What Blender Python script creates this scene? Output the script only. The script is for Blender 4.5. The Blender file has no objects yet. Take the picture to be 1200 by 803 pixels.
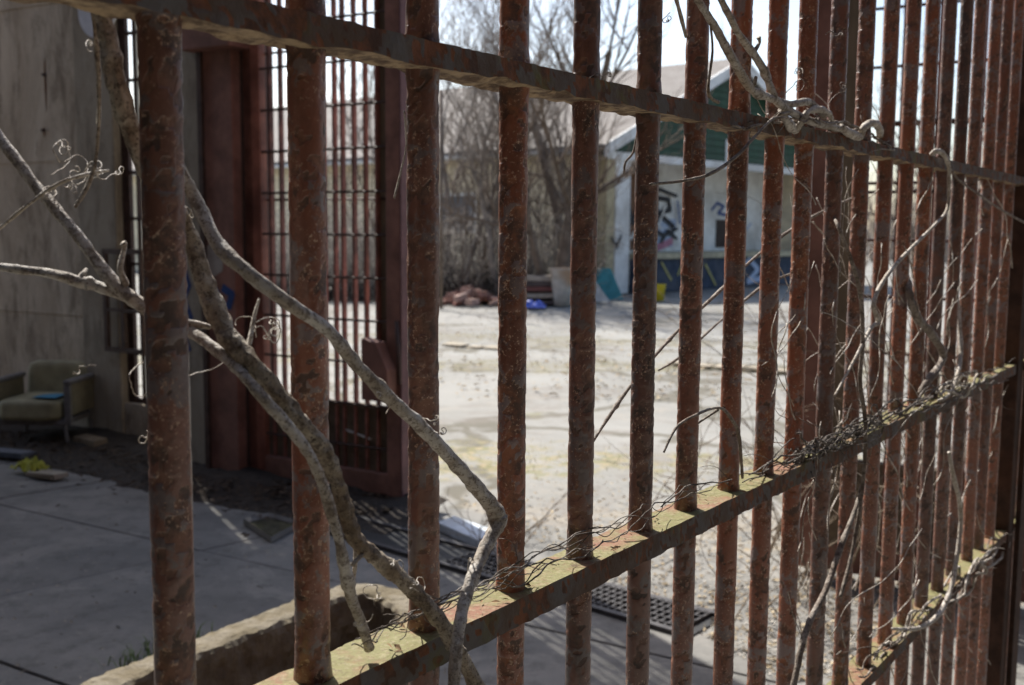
import bpy, bmesh, math, random
from mathutils import Vector, Matrix, noise
R = math.radians
random.seed(7)
scene = bpy.context.scene
col = scene.collection

# ------------------------------------------------------------------ camera
CAM_H = 1.55
F_PX, PITCH, ROLL = 1229.8, 0.1052166, 0.0074256
cp, sp, cr, sr = math.cos(PITCH), math.sin(PITCH), math.cos(ROLL), math.sin(ROLL)
fwd = Vector((0, cp, -sp)); up0 = Vector((0, sp, cp)); rt0 = Vector((1, 0, 0))
rt = cr*rt0 + sr*up0
up = -sr*rt0 + cr*up0
cam_d = bpy.data.cameras.new('camera'); cam = bpy.data.objects.new('camera', cam_d); col.objects.link(cam)
m = Matrix((rt, up, -fwd)).transposed().to_4x4(); m.translation = Vector((0, 0, CAM_H))
cam.matrix_world = m
cam_d.sensor_width = 36; cam_d.lens = 36*F_PX/1200
cam_d.clip_start = 0.02; cam_d.clip_end = 2000
cam_d.dof.use_dof = True; cam_d.dof.focus_distance = 1.08; cam_d.dof.aperture_fstop = 8.5
cam_d.dof.aperture_blades = 7
scene.camera = cam

# ------------------------------------------------------------------ light
SUN_AZ = math.atan2(-0.49, 0.87); SUN_EL = R(48)
w = bpy.data.worlds.new('World'); scene.world = w; w.use_nodes = True
nt = w.node_tree
sky = nt.nodes.new('ShaderNodeTexSky'); sky.sky_type = 'NISHITA'; sky.sun_disc = False
sky.sun_elevation = SUN_EL; sky.sun_rotation = SUN_AZ
sky.air_density = 1.0; sky.dust_density = 2.2; sky.ozone_density = 1.0
bg = nt.nodes['Background']; bg.inputs[1].default_value = 0.125
nt.links.new(sky.outputs[0], bg.inputs[0])
sd = bpy.data.lights.new('sun', 'SUN'); sd.energy = 4.9; sd.angle = R(0.5); sd.color = (1.0, 0.96, 0.89)
sun = bpy.data.objects.new('sun', sd); col.objects.link(sun)
sdir = Vector((math.sin(SUN_AZ)*math.cos(SUN_EL), math.cos(SUN_AZ)*math.cos(SUN_EL), math.sin(SUN_EL)))
sun.rotation_euler = (-sdir).to_track_quat('-Z', 'Y').to_euler(); sun.location = sdir*60
vs = scene.view_settings
vs.view_transform = 'Standard'; vs.look = 'None'; vs.gamma = 1; vs.exposure = 0.8; vs.use_curve_mapping = False

# ------------------------------------------------------------------ helpers: measuring
def ray(px, py):
    u, v = px-600, py-401.5
    a = cr*u + sr*v; b = -sr*u + cr*v
    y = cp*F_PX - sp*b; z = -sp*F_PX - cp*b
    return Vector((a, y, z))/y
CAMP = Vector((0, 0, CAM_H))
def P(px, py, Y): return CAMP + ray(px, py)*Y
def G(px, py, z=0.0):
    r = ray(px, py); return CAMP + r*((z-CAM_H)/r.z)
def plane(px, py, o, n):
    r = ray(px, py); return CAMP + r*((o-CAMP).dot(n)/r.dot(n))
FO = Vector((-0.2244, 0.679, 0)); FD = Vector((0.59083, 0.8068, 0)); FN = Vector((0.8068, -0.59083, 0))   # fence line; FN points to the camera side
def fp(px, py, off=0.0): return plane(px, py, FO + FN*off, FN)
def fence(s, off, z): return FO + FD*s + FN*off + Vector((0, 0, z))
WO = Vector((-0.60, 5.87, 0)); WT = Vector((0.8575, -0.5145, 0)); WN = Vector((0.5145, 0.8575, 0))          # gate wall line; WN points away
W_ANG = math.atan2(WT.y, WT.x)
def TW(px, py, n=0.0):
    p = plane(px, py, WO + WN*n, WN); return (p-WO).dot(WT), p.z
def wp(t, n, z): return WO + WT*t + WN*n + Vector((0, 0, z))

# ------------------------------------------------------------------ helpers: meshes
class MB:
    def __init__(s): s.v = []; s.f = []; s.c = []
    def quad(s, a, b, c, d):
        i = len(s.v); s.v += [Vector(a), Vector(b), Vector(c), Vector(d)]; s.f.append((i, i+1, i+2, i+3))
    def hexa(s, p):            # 8 points: bottom ring 0-3, top ring 4-7
        i = len(s.v); s.v += [Vector(q) for q in p]
        for f in ((3, 2, 1, 0), (4, 5, 6, 7), (0, 1, 5, 4), (1, 2, 6, 5), (2, 3, 7, 6), (3, 0, 4, 7)):
            s.f.append(tuple(i+k for k in f))
        return s
    def box(s, x0, x1, y0, y1, z0, z1, fr=None, jit=0):
        q = [(x0, y0, z0), (x1, y0, z0), (x1, y1, z0), (x0, y1, z0), (x0, y0, z1), (x1, y0, z1), (x1, y1, z1), (x0, y1, z1)]
        q = [Vector(a) + Vector([random.uniform(-jit, jit) for _ in range(3)]) for a in q]
        if fr: q = [fr(*a) for a in q]
        return s.hexa(q)
    def tube(s, pts, rad, n=6, cap=True):
        pts = [Vector(p) for p in pts]; k = len(pts)
        if not hasattr(rad, '__len__'): rad = [rad]*k
        t = (pts[1]-pts[0]).normalized()
        a = t.orthogonal().normalized(); i0 = len(s.v)
        for j in range(k):
            t2 = (pts[min(j+1, k-1)]-pts[max(j-1, 0)])
            if t2.length < 1e-9: t2 = t
            t2.normalize()
            a = a - t2*a.dot(t2)
            if a.length < 1e-6: a = t2.orthogonal()
            a.normalize(); b = t2.cross(a); t = t2
            for q in range(n):
                an = 2*math.pi*q/n; s.v.append(pts[j] + (a*math.cos(an)+b*math.sin(an))*rad[j])
        for j in range(k-1):
            for q in range(n):
                q2 = (q+1) % n
                s.f.append((i0+j*n+q, i0+j*n+q2, i0+(j+1)*n+q2, i0+(j+1)*n+q))
        if cap:
            s.f.append(tuple(i0+q for q in range(n-1, -1, -1))); s.f.append(tuple(i0+(k-1)*n+q for q in range(n)))
        return s
    def prism(s, poly, h, fr=None):      # poly in x,y; extruded z 0..h
        n = len(poly); i = len(s.v)
        for z in (0, h):
            for x, y in poly:
                p = Vector((x, y, z)); s.v.append(fr(*p) if fr else p)
        s.f.append(tuple(i+k for k in range(n-1, -1, -1))); s.f.append(tuple(i+n+k for k in range(n)))
        for k in range(n): k2 = (k+1) % n; s.f.append((i+k, i+k2, i+n+k2, i+n+k))
        return s
    def build(s, name, mat, parent=None, base=(0, 0, 0), smooth=False, bevel=0, attr=None):
        base = Vector(base)
        me = bpy.data.meshes.new(name)
        me.from_pydata([v-base for v in s.v], [], s.f); me.update()
        if bevel:
            bm = bmesh.new(); bm.from_mesh(me)
            bmesh.ops.bevel(bm, geom=bm.edges[:], offset=bevel, segments=2, profile=0.5, affect='EDGES', clamp_overlap=True)
            bm.to_mesh(me); bm.free()
        if attr:
            at = me.attributes.new('chip', 'FLOAT', 'POINT'); at.data.foreach_set('value', attr)
        if smooth: me.polygons.foreach_set('use_smooth', [True]*len(me.polygons))
        if mat: me.materials.append(mat)
        o = bpy.data.objects.new(name, me); col.objects.link(o)
        if parent: o.parent = parent
        else: o.location = base
        return o
def tag(o, label=None, cat=None, group=None, kind=None):
    if label: o['label'] = label
    if cat: o['category'] = cat
    if group: o['group'] = group
    if kind: o['kind'] = kind
    return o
def thing(name, label, cat, loc=(0, 0, 0), rotz=0, group=None):
    o = bpy.data.objects.new(name, None); col.objects.link(o); o.empty_display_size = 0.1
    o.location = loc; o.rotation_euler = (0, 0, rotz)
    return tag(o, label, cat, group)
def dup(root, loc, rotz, label=None, scale=None):
    r = root.copy(); col.objects.link(r); r.location = loc; r.rotation_euler = (0, 0, rotz)
    if scale: r.scale = scale
    if label: r['label'] = label
    for ch in list(root.children):
        c = ch.copy(); col.objects.link(c); c.parent = r
        for g in list(ch.children):
            d = g.copy(); col.objects.link(d); d.parent = c
    return r
def catmull(pts, sub):
    out = []; n = len(pts)
    for i in range(n-1):
        p0, p1, p2, p3 = pts[max(i-1, 0)], pts[i], pts[i+1], pts[min(i+2, n-1)]
        for k in range(sub):
            t = k/sub
            out.append(tuple(0.5*((2*b)+(c-a)*t+(2*a-5*b+4*c-d)*t*t+(-a+3*b-3*c+d)*t**3) for a, b, c, d in zip(p0, p1, p2, p3)))
    out.append(tuple(pts[-1])); return out
def smooth01(a, b, x):
    x = max(0, min(1, (x-a)/(b-a))); return x*x*(3-2*x)

# ------------------------------------------------------------------ helpers: materials
class M:
    def __init__(s, name):
        s.m = bpy.data.materials.new(name); s.m.use_nodes = True; s.t = s.m.node_tree
        s.b = s.t.nodes['Principled BSDF']; s.co = None
        s.b.inputs['Specular IOR Level'].default_value = 0.3
    def n(s, typ, **kw):
        x = s.t.nodes.new(typ)
        for k, v in kw.items(): setattr(x, k, v)
        return x
    def L(s, a, b): s.t.links.new(a, b)
    def coord(s, world=True):
        if s.co is None:
            if world: s.co = s.n('ShaderNodeNewGeometry').outputs['Position']
            else: s.co = s.n('ShaderNodeTexCoord').outputs['Object']
        return s.co
    def noise(s, scale, detail=4, rough=0.6, stretch=None, dist=0):
        x = s.n('ShaderNodeTexNoise'); x.inputs['Scale'].default_value = scale; x.inputs['Detail'].default_value = detail
        x.inputs['Roughness'].default_value = rough; x.inputs['Distortion'].default_value = dist
        c = s.coord()
        if stretch:
            mp = s.n('ShaderNodeMapping'); mp.inputs['Scale'].default_value = stretch; s.L(c, mp.inputs['Vector']); c = mp.outputs[0]
        s.L(c, x.inputs['Vector']); return x.outputs['Fac']
    def vor(s, scale, feature='F1', stretch=None):
        x = s.n('ShaderNodeTexVoronoi', feature=feature); x.inputs['Scale'].default_value = scale
        s.L(s.coord(), x.inputs['Vector']); return x.outputs['Distance']
    def ramp(s, fac, a, b):
        x = s.n('ShaderNodeMapRange'); x.interpolation_type = 'SMOOTHSTEP'
        x.inputs['From Min'].default_value = a; x.inputs['From Max'].default_value = b
        s.L(fac, x.inputs['Value']); return x.outputs['Result']
    def math(s, op, a, b=None):
        x = s.n('ShaderNodeMath', operation=op)
        for i, q in enumerate((a, b)):
            if q is None: continue
            if isinstance(q, (int, float)): x.inputs[i].default_value = q
            else: s.L(q, x.inputs[i])
        return x.outputs[0]
    def mix(s, fac, a, b):
        x = s.n('ShaderNodeMix', data_type='RGBA')
        for i, q in ((0, fac), (6, a), (7, b)):
            if isinstance(q, (int, float)): x.inputs[i].default_value = q
            elif isinstance(q, (tuple, list)): x.inputs[i].default_value = (*q, 1)
            else: s.L(q, x.inputs[i])
        return x.outputs[2]
    def out(s, colr, rough=0.8, bump=None, bstr=0.5, bdist=0.01, metal=0):
        if isinstance(colr, tuple): s.b.inputs['Base Color'].default_value = (*colr, 1)
        else: s.L(colr, s.b.inputs['Base Color'])
        if isinstance(rough, (int, float)): s.b.inputs['Roughness'].default_value = rough
        else: s.L(rough, s.b.inputs['Roughness'])
        s.b.inputs['Metallic'].default_value = metal
        if bump is not None:
            x = s.n('ShaderNodeBump'); x.inputs['Strength'].default_value = bstr; x.inputs['Distance'].default_value = bdist
            s.L(bump, x.inputs['Height']); s.L(x.outputs[0], s.b.inputs['Normal'])
        return s.m
def plain(name, c, rough=0.8, var=0.25, scale=12, dirt=None, dirt_amt=0.5, bstr=0.3, bdist=0.004, stretch=None):
    a = M(name); n1 = a.noise(scale, 5, 0.65, stretch); n2 = a.noise(scale*0.23, 3, 0.6, stretch)
    dk = tuple(x*(1-var) for x in c); lt = tuple(min(1, x*(1+var)) for x in c)
    cc = a.mix(a.ramp(n1, .3, .7), dk, lt)
    if dirt: cc = a.mix(a.math('MULTIPLY', a.ramp(n2, .45, .65), dirt_amt), cc, dirt)
    return a.out(cc, rough, n1, bstr, bdist)

def rust_mat(name, paint1, paint2, rust1, rust2, fleck, world=True):
    a = M(name); a.coord(world)
    at = a.n('ShaderNodeAttribute'); at.attribute_name = 'chip'; chip = at.outputs['Fac']
    nL = a.noise(14, 4, .6); nF = a.noise(160, 5, .65); nM = a.noise(48, 5, .65)
    nS = a.noise(26, 6, .7)
    paint = a.mix(a.ramp(nL, .40, .62), paint1, tuple(x*1.45 for x in paint1)); nV = a.noise(7, 6, .7, (1, 1, .3)); paint = a.mix(a.math('MULTIPLY', a.ramp(nV, .5, .58), .7), paint, (paint1[0]*1.5, paint1[1]*1.25, paint1[2]*1.0))
    paint = a.mix(a.math('MULTIPLY', a.ramp(nS, .51, .57), .85), paint, paint2)
    paint = a.mix(a.math('MULTIPLY', a.ramp(nF, .5, .75), .55), paint, tuple(x*.45 for x in paint1))
    rust = a.mix(a.ramp(nM, .38, .62), rust1, rust2)
    edge = a.math('MULTIPLY', chip, a.math('SUBTRACT', 1.0, chip))
    mask = a.ramp(a.math('ADD', chip, a.math('MULTIPLY', a.math('SUBTRACT', nF, .5), .9)), .35, .6)
    c = a.mix(mask, paint, rust)
    oi = a.n('ShaderNodeObjectInfo').outputs['Random']
    nP = a.noise(330, 4, .7); nB = a.noise(21, 4, .6)
    sel = a.ramp(a.math('ADD', nB, a.math('MULTIPLY', oi, .12)), .46, .62)
    fl = a.math('MULTIPLY', a.math('MULTIPLY', a.ramp(a.math('ADD', nP, a.math('MULTIPLY', edge, .18)), .585, .64), sel), .9)
    c = a.mix(a.math('MULTIPLY', a.ramp(a.noise(9, 5, .7, (1, 1, .22)), .52, .66), .6), c, tuple(x*.55 for x in rust2))
    hs = a.n('ShaderNodeHueSaturation'); a.L(a.math('ADD', .72, a.math('MULTIPLY', oi, .55)), hs.inputs['Value']); a.L(a.math('ADD', .80, a.math('MULTIPLY', oi, .25)), hs.inputs['Saturation']); a.L(c, hs.inputs['Color']); c = hs.outputs[0]
    c = a.mix(fl, c, fleck)
    h = a.math('ADD', a.math('MULTIPLY', nF, .6), a.math('MULTIPLY', nM, .6))
    h = a.math('SUBTRACT', h, a.math('MULTIPLY', mask, .35))
    rg = a.mix(mask, (.38, .38, .38), (.62, .62, .62))
    a.b.inputs['Specular IOR Level'].default_value = .8
    return a.out(c, rg, h, .55, .0022)
MAT = {}
MAT['bar'] = rust_mat('rusty_bar', (.168, .064, .038), (.190, .160, .160), (.24, .092, .044), (.075, .036, .023), (.50, .34, .24))
MAT['rail'] = rust_mat('rusty_rail', (.075, .050, .040), (.085, .080, .080), (.19, .062, .02), (.06, .03, .018), (.25, .16, .08))

# ------------------------------------------------------------------ setting: ground
def ground_material():
    a = M('yard_concrete')
    n1 = a.noise(.35, 5, .6); n2 = a.noise(2.2, 6, .7); n3 = a.noise(14, 5, .7); n4 = a.noise(70, 4, .6); n5 = a.noise(.9, 6, .72, dist=.6)
    c = a.mix(a.ramp(n1, .35, .65), (.20, .196, .180), (.255, .251, .234))
    c = a.mix(a.math('MULTIPLY', a.ramp(n2, .5, .75), .4), c, (.33, .29, .235))
    c = a.mix(a.math('MULTIPLY', a.ramp(n3, .55, .75), .25), c, (.25, .215, .17))
    c = a.mix(a.math('MULTIPLY', a.ramp(n4, .58, .72), .35), c, (.56, .53, .47))
    cr_ = a.n('ShaderNodeTexVoronoi', feature='DISTANCE_TO_EDGE'); cr_.inputs['Scale'].default_value = .33
    dv = a.n('ShaderNodeVectorMath', operation='ADD'); nn = a.n('ShaderNodeTexNoise'); nn.inputs['Scale'].default_value = 1.3; nn.inputs['Detail'].default_value = 5
    a.L(a.coord(), nn.inputs['Vector'])
    sc = a.n('ShaderNodeVectorMath', operation='SCALE'); sc.inputs['Scale'].default_value = 1.4; a.L(nn.outputs['Color'], sc.inputs[0])
    a.L(a.coord(), dv.inputs[0]); a.L(sc.outputs[0], dv.inputs[1]); a.L(dv.outputs[0], cr_.inputs['Vector'])
    crack = a.math('SUBTRACT', 1.0, a.ramp(cr_.outputs['Distance'], .008, .04))
    c = a.mix(a.math('MULTIPLY', crack, .85), c, (.10, .09, .065))
    moss = a.math('MULTIPLY', a.ramp(n5, .60, .68), a.ramp(n3, .35, .6))
    c = a.mix(a.math('MULTIPLY', moss, .6), c, (.20, .19, .085))
    sx = a.n('ShaderNodeSeparateXYZ'); a.L(a.coord(), sx.inputs[0])
    nb = a.noise(.55, 5, .7); yy = a.math('ADD', sx.outputs['Y'], a.math('MULTIPLY', a.math('SUBTRACT', nb, .5), 3.2)); yy = a.math('ADD', yy, a.math('MULTIPLY', sx.outputs['X'], .12))
    nq = a.noise(5, 6, .75); nw = a.noise(22, 5, .7)
    for (yc, hw, c1, c2, am) in ((7.1, .55, (.15, .15, .06), (.30, .24, .14), .85), (12.3, .6, (.19, .16, .10), (.16, .155, .075), .8), (15.2, .8, (.18, .155, .11), (.15, .14, .07), .8), (20.5, 4.2, (.20, .19, .18), (.27, .25, .22), .6), (5.3, 1.0, (.24, .20, .145), (.34, .30, .24), .6)):
        d_ = a.math('ABSOLUTE', a.math('SUBTRACT', yy, yc)); k = a.math('SUBTRACT', 1.0, a.ramp(d_, hw*.4, hw)); k = a.math('MULTIPLY', k, a.ramp(nq, .42, .56))
        c = a.mix(a.math('MULTIPLY', k, am), c, a.mix(a.ramp(nw, .42, .6), c1, c2))
    n6 = a.noise(.8, 6, .75, dist=1.0); c = a.mix(a.math('MULTIPLY', a.ramp(n6, .52, .60), .5), c, (.17, .15, .13))
    h = a.math('ADD', a.math('MULTIPLY', n3, .5), a.math('SUBTRACT', n2, a.math('MULTIPLY', crack, .6)))
    return a.out(c, .9, h, .35, .014)
g = MB(); N = 60; S = 420
def gs(i): u = (i/N)*2-1; return math.copysign(abs(u)**2.6, u)*S
for j in range(N+1):
    for i in range(N+1):
        x, y = gs(i), gs(j)+12
        z = -0.02 + 0.012*noise.noise(Vector((x*.7, y*.7, 3)))
        if y > 8: z += 0.05*smooth01(8, 20, y)*noise.noise(Vector((x*.2, y*.2, 1)))
        g.v.append(Vector((x, y, z)))
for j in range(N):
    for i in range(N): k = j*(N+1)+i; g.f.append((k, k+1, k+N+2, k+N+1))
tag(g.build('ground', ground_material(), smooth=True), 'pale sunlit concrete yard with cracks, dust and moss', kind='structure')

# shaded forecourt slabs in front of the gate, skewed grid, each slab a part of the forecourt
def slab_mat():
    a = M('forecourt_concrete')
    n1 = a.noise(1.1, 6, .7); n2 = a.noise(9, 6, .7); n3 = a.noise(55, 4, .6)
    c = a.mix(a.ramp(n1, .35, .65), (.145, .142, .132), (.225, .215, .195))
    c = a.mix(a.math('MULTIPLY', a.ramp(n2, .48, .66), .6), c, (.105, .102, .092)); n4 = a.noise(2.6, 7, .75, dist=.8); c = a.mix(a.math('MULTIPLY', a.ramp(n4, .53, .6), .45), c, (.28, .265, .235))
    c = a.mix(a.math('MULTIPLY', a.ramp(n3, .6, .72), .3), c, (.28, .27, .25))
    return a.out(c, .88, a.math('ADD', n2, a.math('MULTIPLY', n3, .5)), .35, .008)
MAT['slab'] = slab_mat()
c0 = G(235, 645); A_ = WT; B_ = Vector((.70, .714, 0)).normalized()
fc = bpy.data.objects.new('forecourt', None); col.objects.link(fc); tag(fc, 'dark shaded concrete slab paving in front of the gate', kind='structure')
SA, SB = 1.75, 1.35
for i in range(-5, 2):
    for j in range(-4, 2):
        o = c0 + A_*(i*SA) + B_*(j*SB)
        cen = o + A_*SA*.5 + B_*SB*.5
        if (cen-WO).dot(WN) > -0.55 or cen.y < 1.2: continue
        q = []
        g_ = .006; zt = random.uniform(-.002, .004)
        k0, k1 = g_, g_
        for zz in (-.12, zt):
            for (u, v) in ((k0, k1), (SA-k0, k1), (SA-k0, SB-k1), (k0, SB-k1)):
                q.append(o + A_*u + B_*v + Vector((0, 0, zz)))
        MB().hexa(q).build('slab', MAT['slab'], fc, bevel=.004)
# strip between the slabs and the wall
def wfr(t, n, z): return wp(t, n, z)

# ------------------------------------------------------------------ the gate wall: concrete wall with steel window
def conc_mat(name, c1, c2, stain, vert=True):
    a = M(name)
    n1 = a.noise(1.9, 7, .75, (1, 1, .45), .5); n2 = a.noise(6, 7, .75, (1, 1, .3), .4); n3 = a.noise(40, 5, .6)
    c = a.mix(a.ramp(n1, .35, .65), c1, c2)
    c = a.mix(a.math('MULTIPLY', a.ramp(n2, .46, .66), .8), c, stain)
    c = a.mix(a.math('MULTIPLY', a.ramp(n3, .58, .74), .3), c, tuple(min(1, x*1.35) for x in c2))
    return a.out(c, .9, a.math('ADD', n2, a.math('MULTIPLY', n3, .6)), .5, .012)
MAT['conc'] = conc_mat('old_concrete', (.44, .37, .28), (.62, .55, .44), (.20, .16, .115))
MAT['conc2'] = conc_mat('pale_concrete', (.31, .265, .20), (.40, .355, .28), (.19, .16, .12))
MAT['steel_brown'] = plain('brown_steel', (.26, .13, .098), .65, .3, 6, (.16, .085, .065), .6)
MAT['steel_red'] = plain('red_steel', (.38, .15, .10), .55, .3, 9, (.10, .04, .03), .6)
MAT['steel_bar'] = plain('lattice_steel', (.29, .12, .09), .6, .35, 14, (.06, .035, .03), .6)
MAT['steel_dark'] = plain('dark_window_steel', (.075, .045, .035), .6, .3, 20)
MAT['tan'] = plain('tan_timber', (.19, .145, .095), .8, .2, 14, (.11, .08, .055), .6, stretch=(1, 1, .2))
MAT['white'] = plain('white_paint', (.66, .65, .62), .6, .1, 10, (.40, .38, .34), .4)
MAT['blue'] = plain('blue_spray', (.025, .06, .20), .6, .2, 30)
MAT['black'] = plain('black_spray', (.022, .022, .028), .6, .2, 30)

SB0 = .33
tL = TW(140, 300, SB0)[0]; tR = TW(213, 300, SB0)[0]; tP = TW(238, 300, -.1)[0]; tC = TW(298, 300, -.03)[0]
tJ = TW(96, 300, SB0)[0]
THK = .43
wall = thing('concrete_wall', 'grimy grey brown concrete wall with a narrow barred window left of the gate', 'wall', wp(tL, 0, 0))
wb = wall.location
def wall_grid(t0, t1, n0, n1, z0, z1):
    return MB().box(t0, t1, n0, n1, z0, z1, wfr)
ZB = TW(160, 474, SB0)[1]; ZT = 3.4
H1 = 5.15
tS = tL - .55
MB().prism([(-10.5, 0), (tJ, 0), (tJ, 5.2), (-3.58, 5.4), (-3.73, 5.75), (-3.98, 6.0), (-4.23, 6.45), (-4.83, 6.9), (-6.6, 7.1), (-10.5, 7.2)], THK-SB0, lambda x, y, q: wp(x, SB0+q, y)).build('wall_section', MAT['conc'], wall, wb)
wall_grid(tJ+.004, tL, SB0-.02, THK, 0, H1).build('jamb', MAT['conc2'], wall, wb, bevel=.012)
wall_grid(tL+.002, tR+.3, SB0+.003, THK-.003, 0, ZB).build('sill', MAT['conc'], wall, wb)
wall_grid(tL+.002, tR+.3, SB0+.003, THK-.003, ZT, H1-.003).build('lintel', MAT['conc'], wall, wb)
wall_grid(TW(213, 300, -.05)[0], tP-.005, -.05, THK, 0, 4.8).build('pilaster', MAT['conc2'], wall, wb, bevel=.012)
# rust stain marks below two old bolts
for (px, py, h, wd) in ((53, 88, .17, .022), (52, 153, .03, .02)):
    t, z = TW(px, py, SB0)
    b = MB()
    for k in range(3):
        r_ = wd*(1-.3*k); b.prism([(t-r_*.5, z-h*(.6)), (t, z-h*1.6), (t+r_*.5, z-h*.5), (t+r_*.3, z+h*.4), (t, z+h*.75), (t-r_*.3, z+h*.4)], .002, lambda x, y, q, k=k: wp(x, SB0-.002-.001*k-q, y)); break
    b.build('rust_stain', plain('rust_stain', (.14, .06, .025), .9, .3, 30), wall, wb)
    MB().tube([wp(t, SB0+.01, z), wp(t, SB0-.025, z)], .012, 8).build('bolt', MAT['steel_dark'], wall, wb)
# plank marks of the formwork: thin raised fins
for k in range(3):
    z = .9+k*1.15
    wall_grid(-9.4, tJ-.03, SB0-.006, SB0+.002, z, z+.012).build('form_line', MAT['conc'], wall, wb)
# window
win = MB()
fr_n0, fr_n1 = .37, .41
cols_t = [tL+.03, -2.745, -2.65, -2.56, -2.47, -2.38, -2.29, tR+.06]
win.box(tL+.002, tL+.05, fr_n0, fr_n1, ZB, ZT, wfr); win.box(tR+.05, tR+.08, fr_n0, fr_n1, ZB, ZT, wfr)
win.box(tL+.05, tR+.05, fr_n0, fr_n1, ZB, ZB+.04, wfr); win.box(tL+.05, tR+.05, fr_n0, fr_n1, ZT-.05, ZT, wfr)
wo = win.build('window', MAT['steel_dark'], wall, wb)
rows = [ZB+.04]
while rows[-1] < ZT-.3: rows.append(rows[-1]+.325)
def pane_mat():
    a = M('dirty_pane'); t = a.t
    n1 = a.noise(6, 4, .6)
    d = a.n('ShaderNodeBsdfTranslucent'); tr = a.n('ShaderNodeBsdfTransparent'); df = a.n('ShaderNodeBsdfDiffuse')
    cc = a.mix(n1, (.62, .60, .52), (.82, .80, .74)); a.L(cc, d.inputs[0]); a.L(cc, df.inputs[0])
    m1 = a.n('ShaderNodeMixShader'); m1.inputs[0].default_value = .25; a.L(d.outputs[0], m1.inputs[1]); a.L(df.outputs[0], m1.inputs[2])
    m2 = a.n('ShaderNodeMixShader'); m2.inputs[0].default_value = .12; a.L(m1.outputs[0], m2.inputs[1]); a.L(tr.outputs[0], m2.inputs[2])
    a.L(m2.outputs[0], t.nodes['Material Output'].inputs[0]); return a.m
MAT['pane'] = pane_mat()
for i, c in enumerate(cols_t[1:-1]):
    MB().box(c-.011, c+.011, fr_n0+.004, fr_n1-.004, ZB+.04, ZT-.05, wfr).build('muntin', MAT['steel_dark'], wo, wb)
for z in rows[1:]:
    MB().box(tL+.05, tR+.05, fr_n0+.007, fr_n1-.007, z-.011, z+.011, wfr).build('muntin', MAT['steel_dark'], wo, wb)
rng = random.Random(4)
for i in range(len(cols_t)-1):
    if i == 1: continue                      # panes gone from this column: the sun comes through here
    for j, z in enumerate(rows[:-1]):
        if rng.random() < .12: continue
        MB().box(cols_t[i]+.012, cols_t[i+1]-.012, fr_n0+.018, fr_n0+.022, z+.012, rows[j+1]-.012, wfr).build('pane', MAT['pane'], wo, wb)
# hopper sash standing into the room, at the foot of the window
ta, za = TW(126, 408, .27); tb, zb2 = TW(168, 295, .27)
sash = MB()
for (a0, a1, z0, z1) in ((ta, ta+.03, za, zb2), (tb-.03, tb, za, zb2), (ta, tb, za-.02, za+.012), (ta, tb, zb2-.02, zb2+.015), ((ta+tb)/2-.03, (ta+tb)/2+.01, za, zb2), (ta, tb, (za*.6+zb2*.4)-.01, (za*.6+zb2*.4)+.01)):
    sash.box(a0, a1, .245, .278, z0, z1, wfr)
sash.build('sash', MAT['steel_dark'], wo, wb)
# blue spray marks on the pilaster
def ribbon(pts, wd, fr, th=.002):
    b = MB(); pts = [Vector((*p, 0)) for p in pts]
    for i in range(len(pts)-1):
        d = (pts[i+1]-pts[i]); n_ = Vector((-d.y, d.x, 0)).normalized()*wd/2; e = d.normalized()*wd*.25
        a, c = pts[i]-e, pts[i+1]+e; h = th*(1+.13*i)
        b.prism([((a-n_).x, (a-n_).y), ((c-n_).x, (c-n_).y), ((c+n_).x, (c+n_).y), ((a+n_).x, (a+n_).y)], h, fr)
    return b
pf = lambda x, y, q: wp(x, -.0505-q, y)
pts = [TW(217, 318, -.05), TW(222, 335, -.05), TW(216, 350, -.05), TW(224, 372, -.05), TW(217, 395, -.05), TW(222, 410, -.05)]
ribbon(pts, .035, pf).build('graffiti', MAT['blue'], wall, wb)

# steel gate post (left)
post = thing('steel_gate_post', 'wide brown steel gate post with white paint patch and blue spray, left of the gate', 'gate post', wp(tP, 0, 0), group='gate posts')
pb = post.location
tM = TW(275, 300, -.1)[0]
MB().box(tP+.002, tM, -.10, .16, 0, 4.9, wfr).build('post_plate', MAT['steel_brown'], post, pb, bevel=.006)
MB().box(tM+.002, tC-.004, -.03, .16, 0, 4.9, wfr).build('web', MAT['steel_dark'], post, pb)
MB().box(tP+.004, tP+.04, -.125, -.102, 0, 3.0, wfr).build('flange', MAT['steel_dark'], post, pb)
zc = TW(250, 60, -.1)[1]
MB().box(TW(217, 40, -.16)[0], tC-.006, -.20, .0, zc, zc+.34, wfr).build('header_bracket', MAT['steel_brown'], post, pb, bevel=.008)
pp = [TW(*q, -.1) for q in ((240, 292), (248, 284), (258, 288), (263, 300), (261, 318), (250, 325), (242, 320))]
MB().prism(pp, .003, lambda x, y, q: wp(x, -.101-q, y)).build('paint_patch', plain('pale_paint', (.38, .34, .30), .7, .15, 20), post, pb)
for q in (((252, 340), (258, 352), (252, 366), (264, 358)), ((262, 338), (272, 345), (268, 360))):
    ribbon([TW(*a, -.1) for a in q], .05, lambda x, y, z: wp(x, -.101-z, y)).build('graffiti', MAT['blue'], post, pb)

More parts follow.
